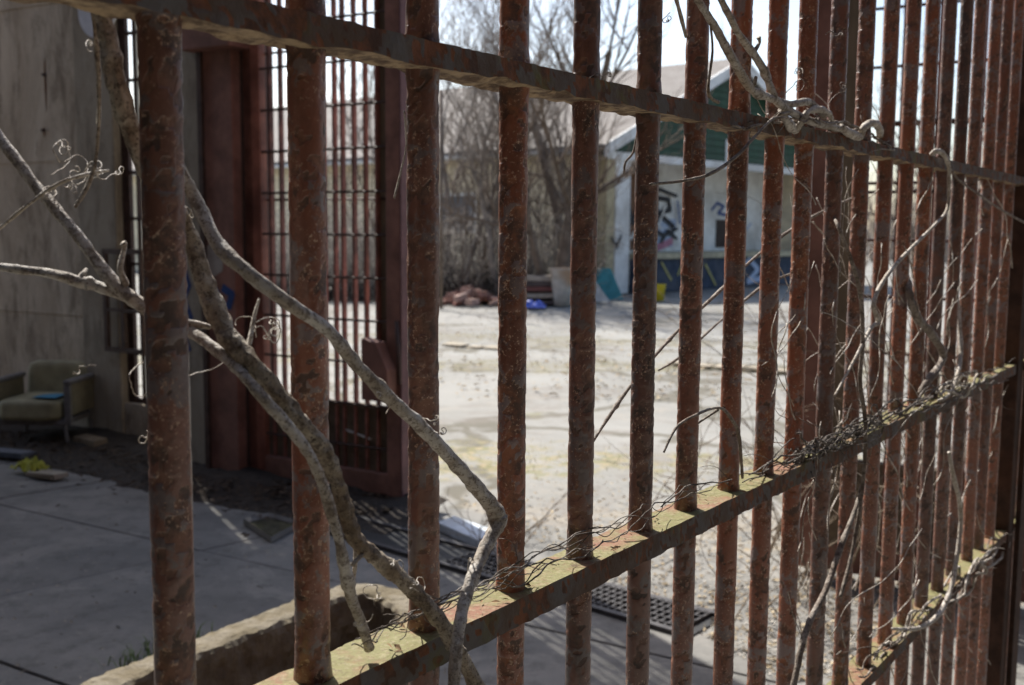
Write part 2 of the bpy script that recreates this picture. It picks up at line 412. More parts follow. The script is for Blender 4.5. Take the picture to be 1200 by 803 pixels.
# ------------------------------------------------------------------ gate leaves
def make_leaf():
    # local: x 0 (hinge) .. LW (meeting stile), y = away, z up
    LW, LH = 1.19, 3.7
    root = thing('gate_leaf', 'closed left leaf of the red steel lattice gate with a lock box', 'gate', wp(-LW, 0, 0), W_ANG, 'steel lattice gate leaves')
    def bx(name, mat, *a, bevel=0): return MB().box(*a).build(name, mat, root, bevel=bevel)
    bx('stile', MAT['steel_red'], .0, .13, -.03, .03, .04, LH, bevel=.004)
    bx('stile', MAT['steel_brown'], LW-.10, LW, -.045, .045, .04, LH, bevel=.004)
    bx('stile_flange', plain('mauve_steel', (.17, .085, .085), .6, .2, 10), LW+.002, LW+.012, -.05, .06, .04, LH)
    bx('bottom_rail', MAT['steel_brown'], .132, LW-.102, -.03, .03, .04, .16, bevel=.004)
    bx('top_rail', MAT['steel_brown'], .132, LW-.102, -.03, .03, LH-.12, LH, bevel=.004)
    bx('plate', plain('kick_plate', (.16, .125, .085), .8, .3, 8, (.09, .065, .05), .6), .132, LW-.102, .012, .018, .16, .52)
    bx('plate_edge', MAT['tan'], .134, LW-.104, .002, .022, .522, .55)
    b = MB(); 
    for k in range(6):
        x0 = .75+k*.03; b.tube([(x0, -.004+.01, .38-k*.006), (x0+.034, .006, .374-k*.006)], .007, 6)
    b.build('weld_seam', MAT['white'], root, smooth=True)
    bx('timber_strip', MAT['tan'], LW-.225, LW-.115, .035, .06, .62, LH-.2)
    x = .185; k = 0
    bar = None
    while x < LW-.12:
        if bar is None:
            bar = MB().box(-.008, .008, -.006, .024, .162, LH-.122).build('upright_bar', MAT['steel_bar'], root); bar.location.x = x
        else:
            c = bar.copy(); col.objects.link(c); c.location.x = x
        x += .083 if k != 6 else .06; k += 1
    z = .30; cb = None; k = 0
    while z < LH-.2:
        if cb is None:
            cb = MB().tube([(.131, -.014, 0), (LW-.101, -.014, 0)], .0075, 6).build('cross_bar', MAT['steel_dark'], root); cb.location.z = z
        else:
            c = cb.copy(); col.objects.link(c); c.location.z = z
        z += .245
        k += 1
    for z in (1.73, 2.02, 2.6): 
        c = cb.copy(); col.objects.link(c); c.location = (0, .045, z)
    # lock box with a cut corner
    lx0, lx1 = LW-.205, LW+.0
    lb = MB().prism([(lx0, .60), (lx1-.02, .60), (lx1-.02, .78), (lx1-.10, .93), (lx0, .95)], .09, lambda x, y, q: Vector((x, -.052-q, y))).build('lock_box', MAT['steel_brown'], root, bevel=.006)
    MB().tube([(lx1-.08, -.142, .72), (lx1-.08, -.16, .72)], .014, 10).build('keyhole_cover', MAT['steel_dark'], lb)
    MB().tube([(lx1-.015, -.06, 1.05), (lx1+.01, -.075, .86), (lx1+.02, -.08, .7)], .012, 8).build('latch_bar', MAT['steel_dark'], root, smooth=True)
    return root, LW
leaf, LW = make_leaf()
tG = TW(948, 300)[0]
leaf2 = dup(leaf, wp(tG+LW+.01, 0, 0), W_ANG+math.pi, 'right leaf of the red steel lattice gate seen behind the fence bars')
post2 = dup(post, wp(tG+LW+.03+.3, 0, 0), 0, 'brown steel gate post behind the far end of the fence')

# ------------------------------------------------------------------ foreground fence
BK = [-1.0, 0, .99, 2.02, 3.04, 4.03, 5.07, 6.0, 7.0, 7.95, 8.85, 9.9, 10.94, 11.99, 13.03, 14.05, 15.07, 16.14, 17.13, 18.34, 19.3, 20.3, 22.4, 23.4]
fen = thing('iron_fence', 'rusty foreground fence of round iron bars through three flat rails', 'fence', FO)
def chip_at(p, seed, bias=0):
    q = p + Vector((seed*3.7, seed*1.3, 0))
    a = noise.fractal(Vector((q.x*34, q.y*34, q.z*26)), 1.0, 2.0, 3)*.38 + noise.fractal(q*115, 1.0, 2.0, 2)*.46
    return smooth01(.06, .12, a+bias), a
def make_bar(k, i):
    s = k*.125; near = s < 1.45
    rad = .0134
    n = 26 if near else 18
    step = .0036 if near else .006
    zs0, zs1 = CAM_H-1.35, CAM_H+.62
    if s > 1.0: zs0, zs1 = CAM_H-1.5, CAM_H+.95
    if k < 0: zs1 = CAM_H-.385
    zs0, zs1 = .02, (2.45 if k >= 0 else CAM_H-.385)
    Yk = FO.y+FD.y*s; lo, hi = CAM_H-.50*Yk-.05, CAM_H+.27*Yk+.05
    zl = []; z = zs0
    while z < zs1: zl.append(z); z += step if lo < z < hi else .03
    zl.append(zs1); rows = len(zl)-1
    amp = 1 if near else .4
    lean = random.uniform(-.003, .003)
    mb = MB(); at = []
    bias = random.uniform(-.05, .06)
    for j in range(rows+1):
        z = zl[j]
        cx = FO + FD*(s + lean*(z-CAM_H)) + Vector((0, 0, z))
        wob = noise.noise(Vector((k*5, 0, z*6)))*.0003
        for q in range(n):
            an = 2*math.pi*q/n; dv = Vector((math.cos(an), math.sin(an), 0))
            p = cx + dv*rad
            ch, a = chip_at(p, i, bias)
            d = .0007*(1-ch) + .0003*noise.noise(p*180)*(.3+ch) + .00012*noise.noise(p*60) + wob
            for zr in (CAM_H+.145, CAM_H-.35, CAM_H-.80):
                e = (z-zr)/.016
                if abs(e) < 2: d += .0018*math.exp(-e*e)
            mb.v.append(cx + dv*(rad+(d-.0004)*amp)); at.append(ch)
    for j in range(rows):
        for q in range(n):
            q2 = (q+1) % n; mb.f.append((j*n+q, j*n+q2, (j+1)*n+q2, (j+1)*n+q))
    mb.f.append(tuple(range(n-1, -1, -1))); mb.f.append(tuple(rows*n+q for q in range(n)))
    return mb.build('bar', MAT['bar'], fen, FO, smooth=True, attr=at)
for i, k in enumerate(BK): make_bar(k, i)

def rail_mat(name, top_moss):
    a = M(name)
    at = a.n('ShaderNodeAttribute'); at.attribute_name = 'chip'; chip = at.outputs['Fac']
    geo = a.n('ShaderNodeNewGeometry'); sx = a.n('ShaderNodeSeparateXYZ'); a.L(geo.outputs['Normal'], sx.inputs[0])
    nL = a.noise(13, 5, .65); nM = a.noise(45, 5, .65); nF = a.noise(170, 4, .6)
    paint = a.mix(a.ramp(nL, .4, .6), (.105, .070, .050), (.125, .112, .105))
    rust = a.mix(a.ramp(nM, .35, .62), (.20, .078, .036), (.08, .042, .027))
    mask = a.ramp(a.math('ADD', chip, a.math('MULTIPLY', a.math('SUBTRACT', nF, .5), .8)), .35, .6)
    c = a.mix(mask, paint, rust)
    ms = a.noise(5.5, 5, .7); c = a.mix(a.math('MULTIPLY', a.ramp(ms, .57, .66), .7), c, (.14, .135, .05))
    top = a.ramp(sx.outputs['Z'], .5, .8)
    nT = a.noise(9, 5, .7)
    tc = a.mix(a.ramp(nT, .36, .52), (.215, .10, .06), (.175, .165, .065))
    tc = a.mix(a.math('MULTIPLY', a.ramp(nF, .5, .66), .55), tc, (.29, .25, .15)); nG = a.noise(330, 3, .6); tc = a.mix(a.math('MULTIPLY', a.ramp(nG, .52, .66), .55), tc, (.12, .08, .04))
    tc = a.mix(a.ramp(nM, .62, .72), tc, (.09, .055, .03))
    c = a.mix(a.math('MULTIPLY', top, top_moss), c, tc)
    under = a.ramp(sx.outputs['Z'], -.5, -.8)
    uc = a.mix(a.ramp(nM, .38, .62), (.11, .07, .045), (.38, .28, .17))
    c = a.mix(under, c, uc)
    h = a.math('ADD', a.math('MULTIPLY', nM, 1.0), a.math('MULTIPLY', nF, .5))
    return a.out(c, .78, h, .7, .0025)
def make_rail(ztop, th, wd, s0, s1, mat, seed, scale_under):
    # cross-section loop of points, swept along the fence with rough flaking
    mb = MB(); at = []
    loop = []
    for u in range(7): loop.append((-wd/2+wd*u/6, 0))             # top, back -> front
    for u in range(1, 5): loop.append((wd/2, -th*u/4))             # front face
    for u in range(1, 7): loop.append((wd/2-wd*u/6, -th))          # underside
    for u in range(1, 4): loop.append((-wd/2, -th+th*u/4))         # back face
    n = len(loop); s = s0; ss = []
    while s < s1: ss.append(s); s += .0045+.004*max(0, s-1.0)
    for s in ss:
        for (o, z) in loop:
            p = fence(s, o, ztop+z)
            ch, a = chip_at(p, seed, .02)
            d = .0004*(1-ch) + .0006*noise.noise(p*90)
            q = Vector((0, 0, 0))
            if z == 0: q.z += d
            elif z == -th:
                e = max(0, noise.fractal(Vector((s*16, o*28, seed)), 1, 2, 3))
                q.z += -d + .011*scale_under*e*(1 if abs(o) < wd/2*.98 else .75) - .004*scale_under*noise.noise(p*40)
            if abs(abs(o)-wd/2) < 1e-6: q += FN*(math.copysign(1, o)*(d+.0012*noise.noise(p*35)))
            mb.v.append(p+q); at.append(ch)
    for j in range(len(ss)-1):
        for q in range(n):
            q2 = (q+1) % n; mb.f.append((j*n+q, (j+1)*n+q, (j+1)*n+q2, j*n+q2))
    mb.f.append(tuple(range(n))); mb.f.append(tuple((len(ss)-1)*n+q for q in range(n-1, -1, -1)))
    return mb.build('rail', mat, fen, FO, smooth=False, attr=at)
rm_top = rail_mat('top_rail_rust', .35); rm_mid = rail_mat('mossy_rail_rust', .95)
make_rail(CAM_H+.151, .020, .043, -.145, 3.05, rm_top, 31, .6)
make_rail(CAM_H-.343, .026, .05, -.145, 3.05, rm_mid, 37, .12)
make_rail(CAM_H-.800, .024, .05, .3, 3.05, rm_mid, 41, .12)
MAT['dkpost'] = plain('rusty_post', (.055, .028, .018), .8, .45, 18, (.10, .04, .018), .5)
MB().box(2.63, 2.70, -.04, .03, CAM_H-1.56, CAM_H+1.0, lambda s, o, z: fence(s, o, z)).build('end_post', MAT['dkpost'], fen, FO, bevel=.004)
MB().box(2.70, 2.78, .032, .045, CAM_H-1.56, CAM_H+1.0, lambda s, o, z: fence(s, o, z)).build('post_cover', MAT['dkpost'], fen, FO)

# ------------------------------------------------------------------ vines
def bark(name, c1, c2, spot):
    a = M(name); n1 = a.noise(35, 5, .65); n2 = a.noise(220, 4, .65); v = a.vor(300)
    c = a.mix(a.ramp(n1, .38, .64), c1, c2)
    n3 = a.noise(95, 6, .75); c = a.mix(a.math('MULTIPLY', a.ramp(n3, .5, .62), .7), c, spot); c = a.mix(a.math('MULTIPLY', a.ramp(n2, .52, .64), .6), c, spot)
    c = a.mix(a.math('MULTIPLY', a.math('SUBTRACT', 1, a.ramp(v, .15, .3)), .75), c, spot)
    return a.out(c, .75, a.math('ADD', n2, a.math('ADD', n3, n1)), .9, .0022)
MAT['bark'] = bark('pale_vine_bark', (.36, .315, .26), (.53, .505, .465), (.11, .08, .06))
MAT['bark2'] = bark('brown_vine_bark', (.215, .165, .115), (.40, .355, .285), (.07, .048, .034))
MAT['twig'] = bark('thin_twig_bark', (.18, .14, .11), (.36, .32, .275), (.06, .042, .032))
MAT['twigd'] = bark('dark_dead_twigs', (.10, .08, .065), (.23, .205, .18), (.04, .03, .024))
MAT['twigp'] = bark('pale_twig_bark', (.44, .39, .32), (.62, .585, .53), (.16, .115, .085))
def vpath(pts, sub=8):
    q = [(*fp(p[0], p[1], p[2]), p[3]) for p in pts]
    out = []
    for (x, y, z, wv) in catmull(q, sub):
        v = Vector((x, y, z)); out.append((v, max(.0004, wv/2/F_PX*(v-CAMP).dot(fwd))))
    return out
def vmesh(pts, sub=8, n=10, knots=(), rough=.12, furrow=.10):
    n = int(n*1.5); sub = int(sub*1.6)
    pa = vpath(pts, sub)
    mb = MB(); i0 = 0
    L = [p[0] for p in pa]; rr = []
    for j, (v, r) in enumerate(pa):
        k = 1 + rough*noise.noise(v*55) + .5*rough*noise.noise(v*140)
        for (kx, amp, wd) in knots:
            k += amp*math.exp(-((j/len(pa)-kx)/wd)**2)
        rr.append(r*k)
    mb.tube(L, rr, n)
    for idx, v in enumerate(mb.v):
        mb.v[idx] = v + Vector((noise.noise(v*160), noise.noise(v*160+Vector((9, 0, 0))), noise.noise(v*160+Vector((0, 7, 0)))))*rr[min(len(rr)-1, idx//n)]*.13
    for idx, v in enumerate(list(mb.v)):
        j = min(len(L)-1, idx//n); q = idx % n; an = 2*math.pi*q/n; ln = j*.35
        mb.v[idx] = v + (v-L[j])*furrow*(1.4*noise.noise(Vector((math.cos(an)*2.2, math.sin(an)*2.2, ln*.6)))+.7*noise.noise(Vector((math.cos(an)*4.5, math.sin(an)*4.5, ln*1.1+5))))
    return mb, L
def vine(label, pts, mat='bark', sub=8, n=10, knots=(), rough=.14, name='vine', group=None):
    pts = [(p[0], p[1], p[2], p[3]*.87) for p in pts]
    mb, L = vmesh(pts, sub, n, knots, rough, .24 if mat == 'bark2' else .11)
    o = mb.build(name, MAT[mat], None, L[0], smooth=True)
    tag(o, label, 'vine', group); o['_'] = 0; del o['_']
    return o
def tendril(parent, px, py, off, ang, length, curl=2.5, wpx=2.6, mat='twigp', seed=0):
    rg = random.Random(seed); pts = []; a = ang; x, y = px, py; k = 40; sg = 1; curl *= 1.55; length *= 1.35
    for i in range(k):
        u = i/k
        pts.append((x, y, off+.012*math.sin(u*9+seed), wpx*.5*(1-.45*u)))
        a += (curl*math.pi*2/k)*(.2+1.5*u)*sg + rg.uniform(-.42, .42)
        if rg.random() < .07: sg = -sg
        st = length/k*(1.25-.75*u)*rg.uniform(.6, 1.4); x += math.cos(a)*st; y += math.sin(a)*st
    pa = vpath(pts, 3)
    mb = MB().tube([p[0] for p in pa], [p[1] for p in pa], 5)
    return mb.build('tendril', MAT[mat], parent, parent.location, smooth=True)
def twig(parent, pts, mat='twig', n=5, sub=5):
    pa = vpath(pts, sub); mb = MB().tube([p[0] for p in pa], [p[1]*(1+.25*noise.noise(p[0]*120)) for p in pa], n)
    return mb.build('twig', MAT[mat], parent, parent.location, smooth=True)

vA = vine('thick furrowed vine trunk running from the top left down to the near middle rail',
     [(114, -30, -.05, 22), (124, 30, -.05, 23), (139, 105, -.045, 25), (165, 185, -.045, 25), (195, 232, -.042, 25), (222, 275, -.036, 25), (245, 345, -.02, 25), (268, 395, .0, 26), (302, 434, .02, 24), (345, 487, .032, 23), (368, 512, .035, 22), (381, 532, .036, 21), (395, 565, .036, 21), (405, 600, .036, 20), (417, 632, .036, 21), (438, 652, .037, 21), (460, 670, .038, 21), (484, 692, .038, 21), (507, 717, .04, 21), (530, 750, .042, 21), (552, 792, .043, 20), (575, 840, .045, 20)],
     'bark2', 10, 14, ((.3, .12, .015), (.52, .12, .02), (.75, .15, .012)), .16)
vB = vine('smooth pale vine running down from the leftmost full bar to a bent knot',
     [(186, 140, -.03, 17), (208, 195, -.028, 18), (232, 240, -.02, 19), (255, 285, 0, 19), (285, 315, .02, 19), (330, 350, .034, 19), (385, 388, .037, 18), (420, 430, .038, 18), (460, 470, .038, 18), (492, 499, .038, 18), (540, 550, .038, 19), (574, 590, .038, 21), (583, 606, .038, 25), (580, 620, .04, 20), (567, 645, .042, 17), (555, 674, .048, 17), (545, 702, .052, 17), (538, 735, .058, 17), (534, 770, .062, 17), (530, 830, .066, 18)],
     'bark', 10, 14, ((.40, .18, .012), (.655, .1, .02), (.79, .2, .012)), .12)
vC = vine('medium vine entering low at the left edge and crossing to end on the middle rail',
     [(-30, 308, -.16, 10), (0, 313, -.15, 11), (60, 321, -.11, 12), (92, 330, -.095, 16), (115, 336, -.085, 13), (165, 356, -.06, 17), (216, 385, -.04, 16), (240, 400, -.02, 15), (276, 430, .01, 15), (308, 466, .036, 16), (338, 500, .045, 16), (362, 532, .05, 15), (377, 565, .05, 15), (388, 600, .05, 15), (397, 632, .05, 15), (404, 665, .046, 18), (412, 700, .034, 15), (424, 732, .022, 14), (433, 760, .012, 13)],
     'bark', 10, 12, ((.2, .3, .012), (.29, .3, .014), (.86, .2, .012)), .16)
vD = vine('greyish vine slanting down from the left edge to a junction behind the leftmost full bar',
     [(-40, 110, -.2, 15), (0, 162, -.17, 15), (40, 215, -.14, 15), (90, 275, -.1, 16), (130, 328, -.075, 17), (158, 352, -.06, 19), (190, 372, -.05, 15), (240, 382, -.03, 8), (244, 384, -.03, 5)],
     'bark', 9, 12, ((.7, .25, .02),))
twig(vC, [(92, 330, -.095, 8), (97, 322, -.095, 8), (101, 316, -.1, 5)], 'bark')
twig(vD, [(148, 335, -.065, 9), (141, 315, -.065, 8), (146, 290, -.065, 6), (144, 285, -.065, 9)], 'twigp')
twig(vC, [(285, 430, .01, 8), (292, 405, .005, 7), (298, 372, 0, 5), (304, 350, 0, 3)], 'twigp')
twig(vA, [(413, 690, .03, 6), (417, 650, .03, 6), (413, 620, .03, 5), (410, 590, .03, 4), (411, 585, .03, 6)], 'twigp')
twig(vA, [(425, 650, .04, 5), (412, 662, .045, 5)], 'bark2')
for i, (par, x, y, off, an, ln, cu, wp_) in enumerate([
    (vC, 218, 372, -.03, 2.2, 75, 1.6, 3.2), (vC, 300, 378, 0, -.3, 70, 2.2, 2.8), (vB, 320, 375, .03, .4, 80, 1.8, 2.4), (vC, 215, 440, -.02, .1, 120, .9, 3.0),
    (vB, 452, 485, .04, -.9, 60, 2.6, 2.8), (vB, 492, 490, .045, -.4, 45, 2.2, 2.6), (vB, 508, 505, .045, .2, 36, 2.3, 2.2), (vA, 470, 670, .042, -1.0, 55, 2.8, 2.6), (vA, 480, 690, .042, -.3, 60, 2.4, 2.4),
    (vA, 448, 700, .042, 2.4, 70, 2.2, 2.2), (vA, 437, 720, .04, 1.8, 48, 2.6, 2.0), (vB, 548, 672, .05, -1.7, 42, 2.2, 2.0), (vC, 168, 425, -.05, 2.9, 70, .35, 3), (vC, 112, 428, -.06, 3.3, 32, .8, 2.4), (vC, 172, 505, -.04, 1.2, 36, 1.2, 3),
    (vD, 60, 205, -.13, -.9, 80, 2.0, 2.4), (vD, 75, 190, -.12, -.5, 95, 1.6, 2.4), (vD, 100, 200, -.1, -1.3, 60, 2.4, 2.2), (vC, 300, 395, .01, -1.4, 50, 1.6, 3.0), (vA, 215, 240, -.035, .6, 28, 1.0, 4)]):
    tendril(par, x, y, off, an, ln, cu, wp_, seed=i)
v = vine('thin dark hanging vine at the top left, hooked at its end', [(104, -20, -.08, 7), (112, 40, -.08, 7), (116, 110, -.08, 6), (113, 180, -.08, 5), (104, 215, -.08, 6), (88, 243, -.08, 5)], 'bark2', 6, 8)
tendril(v, 108, 60, -.08, 2.9, 40, 2.4, 2.2, seed=51)
v = vine('thin pale twig with curls reaching in from the left edge', [(-20, 282, -.16, 5), (0, 267, -.15, 5), (38, 236, -.13, 5), (72, 214, -.11, 5), (108, 203, -.1, 5), (128, 200, -.095, 3)], 'twigp', 6, 7)
for i, (x, y, an) in enumerate(((50, 224, -1.2), (68, 215, -.6), (96, 205, -1.4), (70, 190, -2.2), (110, 203, .3))): tendril(v, x, y, -.12, an, 60, 2.0, 2.4, seed=60+i)

# vines over the top rail
v = vine('pale vine slanting from the top edge onto the top rail at the eighth bar',
     [(800, -40, .03, 9), (815, -5, .03, 10), (838, 32, .03, 11), (860, 72, .028, 12), (880, 104, .025, 12), (900, 114, .03, 10), (925, 122, .03, 9), (948, 120, .03, 10), (965, 136, .02, 9)], 'bark', 8, 10, ((.55, .3, .02),))
twig(v, [(884, 100, .03, 5), (886, 90, .03, 4)], 'bark2'); twig(v, [(832, 25, .03, 3), (835, 60, .03, 3), (830, 108, .03, 4), (842, 120, .03, 5)], 'bark2')
twig(v, [(790, -10, .0, 5), (798, 20, 0, 5), (804, 44, 0, 4)], 'bark')
v = vine('second pale vine bending over the top rail beside the ninth bar',
     [(826, -40, .02, 8), (845, 0, .02, 9), (866, 40, .02, 9), (882, 62, .02, 11), (896, 84, .022, 10), (905, 108, .03, 10), (912, 120, .03, 11), (935, 135, .03, 10), (958, 145, .03, 10), (980, 150, .028, 8), (1004, 158, .02, 8)], 'bark', 8, 10, ((.4, .4, .02),))
twig(v, [(884, 60, .02, 6), (890, 50, .02, 4), (889, 44, .02, 6)], 'bark2')
v = vine('thick bleached vine loop arching over the top rail near the twelfth bar', [(985, 150, .03, 10), (1000, 158, .03, 12), (1008, 160, .03, 10), (1012, 150, .034, 10), (1022, 144, .034, 10), (1030, 150, .02, 10), (1031, 165, -.02, 9), (1028, 180, -.04, 9)], 'twigp', 8, 12)
v = vine('gnarled light vine stub knotted on the top rail between the ninth and tenth bars', [(914, 128, .02, 6), (922, 142, .03, 12), (930, 152, .02, 12), (938, 145, .03, 9), (946, 132, .035, 9), (960, 128, .035, 9), (972, 134, .03, 8), (976, 146, .02, 6)], 'twigp', 6, 9, (), .35)
for i, (x, y, an, ln) in enumerate(((920, 110, -1.2, 50), (940, 90, -1.7, 40), (972, 130, -1.5, 60), (690, 92, -.6, 40), (705, 95, -1.6, 35), (968, 40, -1.0, 30), (785, 15, 2.5, 40))): tendril(v, x, y, .03, an, ln, 1.6, 2.2, 'twig', seed=70+i)
v = vine('thin grey twig crossing in front of the top rail between the seventh and ninth bars', [(762, 216, .02, 4), (800, 212, .025, 4), (832, 204, .03, 5), (862, 184, .035, 5), (885, 160, .04, 4), (905, 140, .04, 4), (920, 138, .04, 3)], 'twig', 6, 6)
twig(v, [(748, 150, -.02, 3), (742, 178, -.02, 3), (733, 190, -.02, 3), (731, 204, -.02, 2)], 'twig')
v = vine('white sunlit vine arching over the top rail at the fifteenth bar and hanging down', [(1090, 182, .02, 4), (1097, 177, .03, 7), (1105, 180, .035, 7), (1111, 192, .036, 6), (1112, 215, .036, 5), (1110, 245, .036, 4), (1095, 264, .035, 4), (1060, 299, .035, 5), (1036, 328, .035, 6), (1024, 356, .036, 6), (1029, 377, .036, 7), (1020, 386, .036, 5), (1000, 424, .036, 4), (978, 464, .036, 3)], 'twigp', 7, 8)
v = vine('thin reddish twig sagging from the top rail to the right edge', [(1112, 196, .03, 3), (1125, 212, .03, 3), (1150, 230, .03, 3), (1180, 250, .03, 3), (1215, 268, .03, 3)], 'twig', 5, 6)
v = vine('dark grey vine looping down between the fourteenth and sixteenth bars onto the middle rail', [(1062, 320, .0, 8), (1066, 345, .02, 10), (1075, 372, .03, 11), (1092, 392, .032, 11), (1105, 415, .032, 10), (1100, 430, .032, 9), (1088, 446, .03, 11), (1078, 462, .02, 8)], 'twig', 7, 9)
v = vine('long slender vine hanging from behind the eleventh bar to the ground side of the fence', [(975, 250, -.03, 4), (981, 263, .02, 5), (997, 304, .034, 6), (1008, 344, .036, 6), (1011, 395, .036, 6), (1008, 448, .036, 6), (1014, 495, .04, 6), (1012, 560, .04, 5), (1000, 640, .036, 5), (985, 700, .036, 5)], 'twig', 7, 8)
v = vine('bowed vine hanging in front of the lower rail at the far bars', [(1112, 530, .03, 5), (1118, 561, .036, 6), (1126, 598, .036, 6), (1123, 642, .038, 6), (1114, 690, .04, 7), (1100, 720, .04, 7), (1077, 736, .04, 6), (1046, 737, .04, 4)], 'twigp', 7, 8)
v = vine('slack grey vine leaning from the tenth bar down to the bottom edge', [(1010, 570, .03, 6), (1002, 598, .036, 6), (985, 642, .036, 8), (968, 690, .036, 8), (944, 741, .036, 9), (928, 815, .036, 9)], 'twig', 7, 8)
v = vine('crooked pale twig rising beside the sixteenth bar', [(1100, 470, .03, 4), (1112, 463, .03, 5), (1122, 440, .03, 6), (1126, 410, .02, 6), (1122, 360, .0, 7), (1115, 320, -.02, 6)], 'twigp', 6, 7)
# twigs behind the bars, rising to the right
v = vine('long thin shoot rising to the right behind the fifth to tenth bars', [(688, 528, -.06, 4), (706, 500, -.06, 4), (722, 476, -.06, 5), (748, 440, -.06, 4), (770, 414, -.06, 5), (798, 384, -.06, 4), (838, 346, -.06, 5), (880, 306, -.06, 4), (920, 274, -.06, 5), (960, 250, -.06, 4), (1000, 232, -.06, 3)], 'twig', 6, 6, ((.2, .6, .01), (.45, .6, .01)))
v = vine('fainter second shoot parallel to and below the long thin shoot', [(772, 434, -.16, 3), (800, 416, -.16, 4), (842, 378, -.16, 3), (875, 350, -.15, 4), (900, 332, -.14, 4), (940, 316, -.1, 3)], 'twig', 6, 6)
v = vine('arched thin shoot curving from the seventh to the eighth bar', [(778, 530, .02, 3), (792, 502, .02, 4), (812, 488, .025, 4), (842, 478, .03, 4), (858, 492, .032, 5), (866, 512, .03, 5), (870, 560, .02, 4)], 'twig', 6, 6)
twig(v, [(842, 480, .03, 4), (830, 488, .02, 3), (812, 500, .0, 3)], 'twig')
v = vine('thin curved stalk hanging beside the third bar near the top rail', [(474, 130, .0, 2.5), (476, 170, .0, 2.5), (470, 200, .0, 2.5), (462, 232, .0, 3)], 'twigp', 6, 5)

def flakes(poly_fn, count, size, seed, zfn=lambda p: .004, curl=.5):
    rg = random.Random(seed); mb = MB()
    for _ in range(count):
        p = poly_fn(rg); s_ = size*rg.uniform(.4, 1.3); an = rg.uniform(0, 6.3); tx, ty = rg.uniform(-.6, .6), rg.uniform(-.6, .6)
        u = Vector((math.cos(an), math.sin(an), tx*curl)); v = Vector((-math.sin(an), math.cos(an), ty*curl))*rg.uniform(.35, .8)
        b = p + Vector((0, 0, zfn(p)+s_*.35*curl))
        i = len(mb.v); mb.v += [b-u*s_, b-v*s_*.6, b+u*s_, b+v*s_*.6+Vector((0, 0, s_*.3))]
        mb.f += [(i, i+1, i+2), (i, i+2, i+3)]
    return mb
def wander(path, strands, wpx, amp, seed, offs=(.0, .03), seg=16):
    """thin dead twigs twisting along a path given in fence-plane measurements"""
    rg = random.Random(seed); mb = MB()
    cps = catmull([(*p, 0) for p in path], 12)
    n = len(cps)
    for s_ in range(strands):
        ln = rg.randint(int(n*.16), int(n*.5)); a = rg.randint(0, max(0, n-ln-1))
        ph = rg.uniform(0, 6.3); fr = rg.uniform(.25, .7); am = rg.uniform(.2, 1)*amp; o0 = rg.uniform(*offs); y0 = rg.uniform(-.6, .6)*amp
        pts = []; wv = rg.uniform(.6, 1.3)*wpx
        for i in range(a, a+ln):
            p = cps[i]; u = (i-a)/ln
            pts.append((p[0]+rg.uniform(-1, 1)*2, p[1]+y0+noise.noise(Vector((i*fr*.45, s_*7.3, seed)))*am*1.9+rg.uniform(-1, 1)*amp*.12, o0+.028*noise.noise(Vector((i*fr*.45, s_*3.1, seed+40)))+rg.uniform(-.003, .003), wv*(1-.6*abs(u-.4))))
        if len(pts) < 4: continue
        pa = vpath(pts, 2); mb.tube([q[0] for q in pa], [q[1] for q in pa], 5)
        if rg.random() < .6:
            tx, ty, tz, tw = pts[rg.randint(1, len(pts)-2)]; an = rg.uniform(0, 6.3); q = []
            for k in range(6):
                q.append((tx, ty, tz+.01*k*rg.uniform(-.3, .6), wv*.6*(1-k/9))); an += rg.uniform(-.6, .6); tx += math.cos(an)*amp*.55; ty += math.sin(an)*amp*.55
            pa = vpath(q, 2); mb.tube([z[0] for z in pa], [z[1] for z in pa], 4)
    return mb
def tangle(label, mat, *a, **k):
    mb = wander(*a, **k); o = mb.build('vine_tangle', MAT[mat], None, mb.v[0], smooth=True); tag(o, label, 'dead vines', None, 'stuff')
mid = [(390, 770), (450, 738), (510, 712), (600, 672), (700, 632), (780, 594), (850, 566), (930, 534), (1000, 505), (1080, 472), (1150, 444), (1195, 428)]
tangle('sparse thin dead twigs lying along the near half of the middle rail', 'twigd', mid[:8], 14, 2.0, 15, 5, (.016, .036))
tangle('dense grey dead vines bundled along the far half of the middle rail', 'twigd', mid[6:], 26, 2.2, 19, 6, (-.005, .042))
tangle('knot of pale dead vine strands wound round the middle rail at the tenth to twelfth bars', 'twigd', [(925, 540), (960, 524), (1000, 506), (1040, 488)], 44, 2.2, 17, 8, (.0, .05))
tangle('pale vine strands along the far end of the middle rail', 'twigp', [(1090, 470), (1130, 452), (1160, 440), (1195, 430)], 10, 3.2, 13, 9, (.0, .04))
low = [(1000, 790), (1050, 752), (1100, 708), (1150, 660), (1190, 625)]
tangle('dead vines matted along the lower rail at the right', 'twig', low, 18, 2.2, 19, 10, (-.02, .045))
tangle('pale broken stems caught on the lower rail', 'twigp', low, 7, 3, 18, 11, (.0, .045))
tangle('thin stems wound along the top rail near the tenth to twelfth bars', 'twig', [(850, 150), (920, 140), (970, 146), (1030, 165), (1060, 172)], 16, 3, 9, 13, (.0, .035))
def rail_fn(rg):
    s_ = rg.uniform(.15, 2.4); return fence(s_, rg.uniform(-.022, .028), CAM_H-.343)
o = flakes(rail_fn, 170, .005, 23, lambda p: .002, .8).build('dead_leaves', plain('crumbled_leaves', (.20, .125, .065), .9, .5, 60), None, fence(.5, 0, CAM_H-.343)); tag(o, 'crumbled dead leaf scraps caught on top of the middle rail', 'leaves', None, 'stuff')
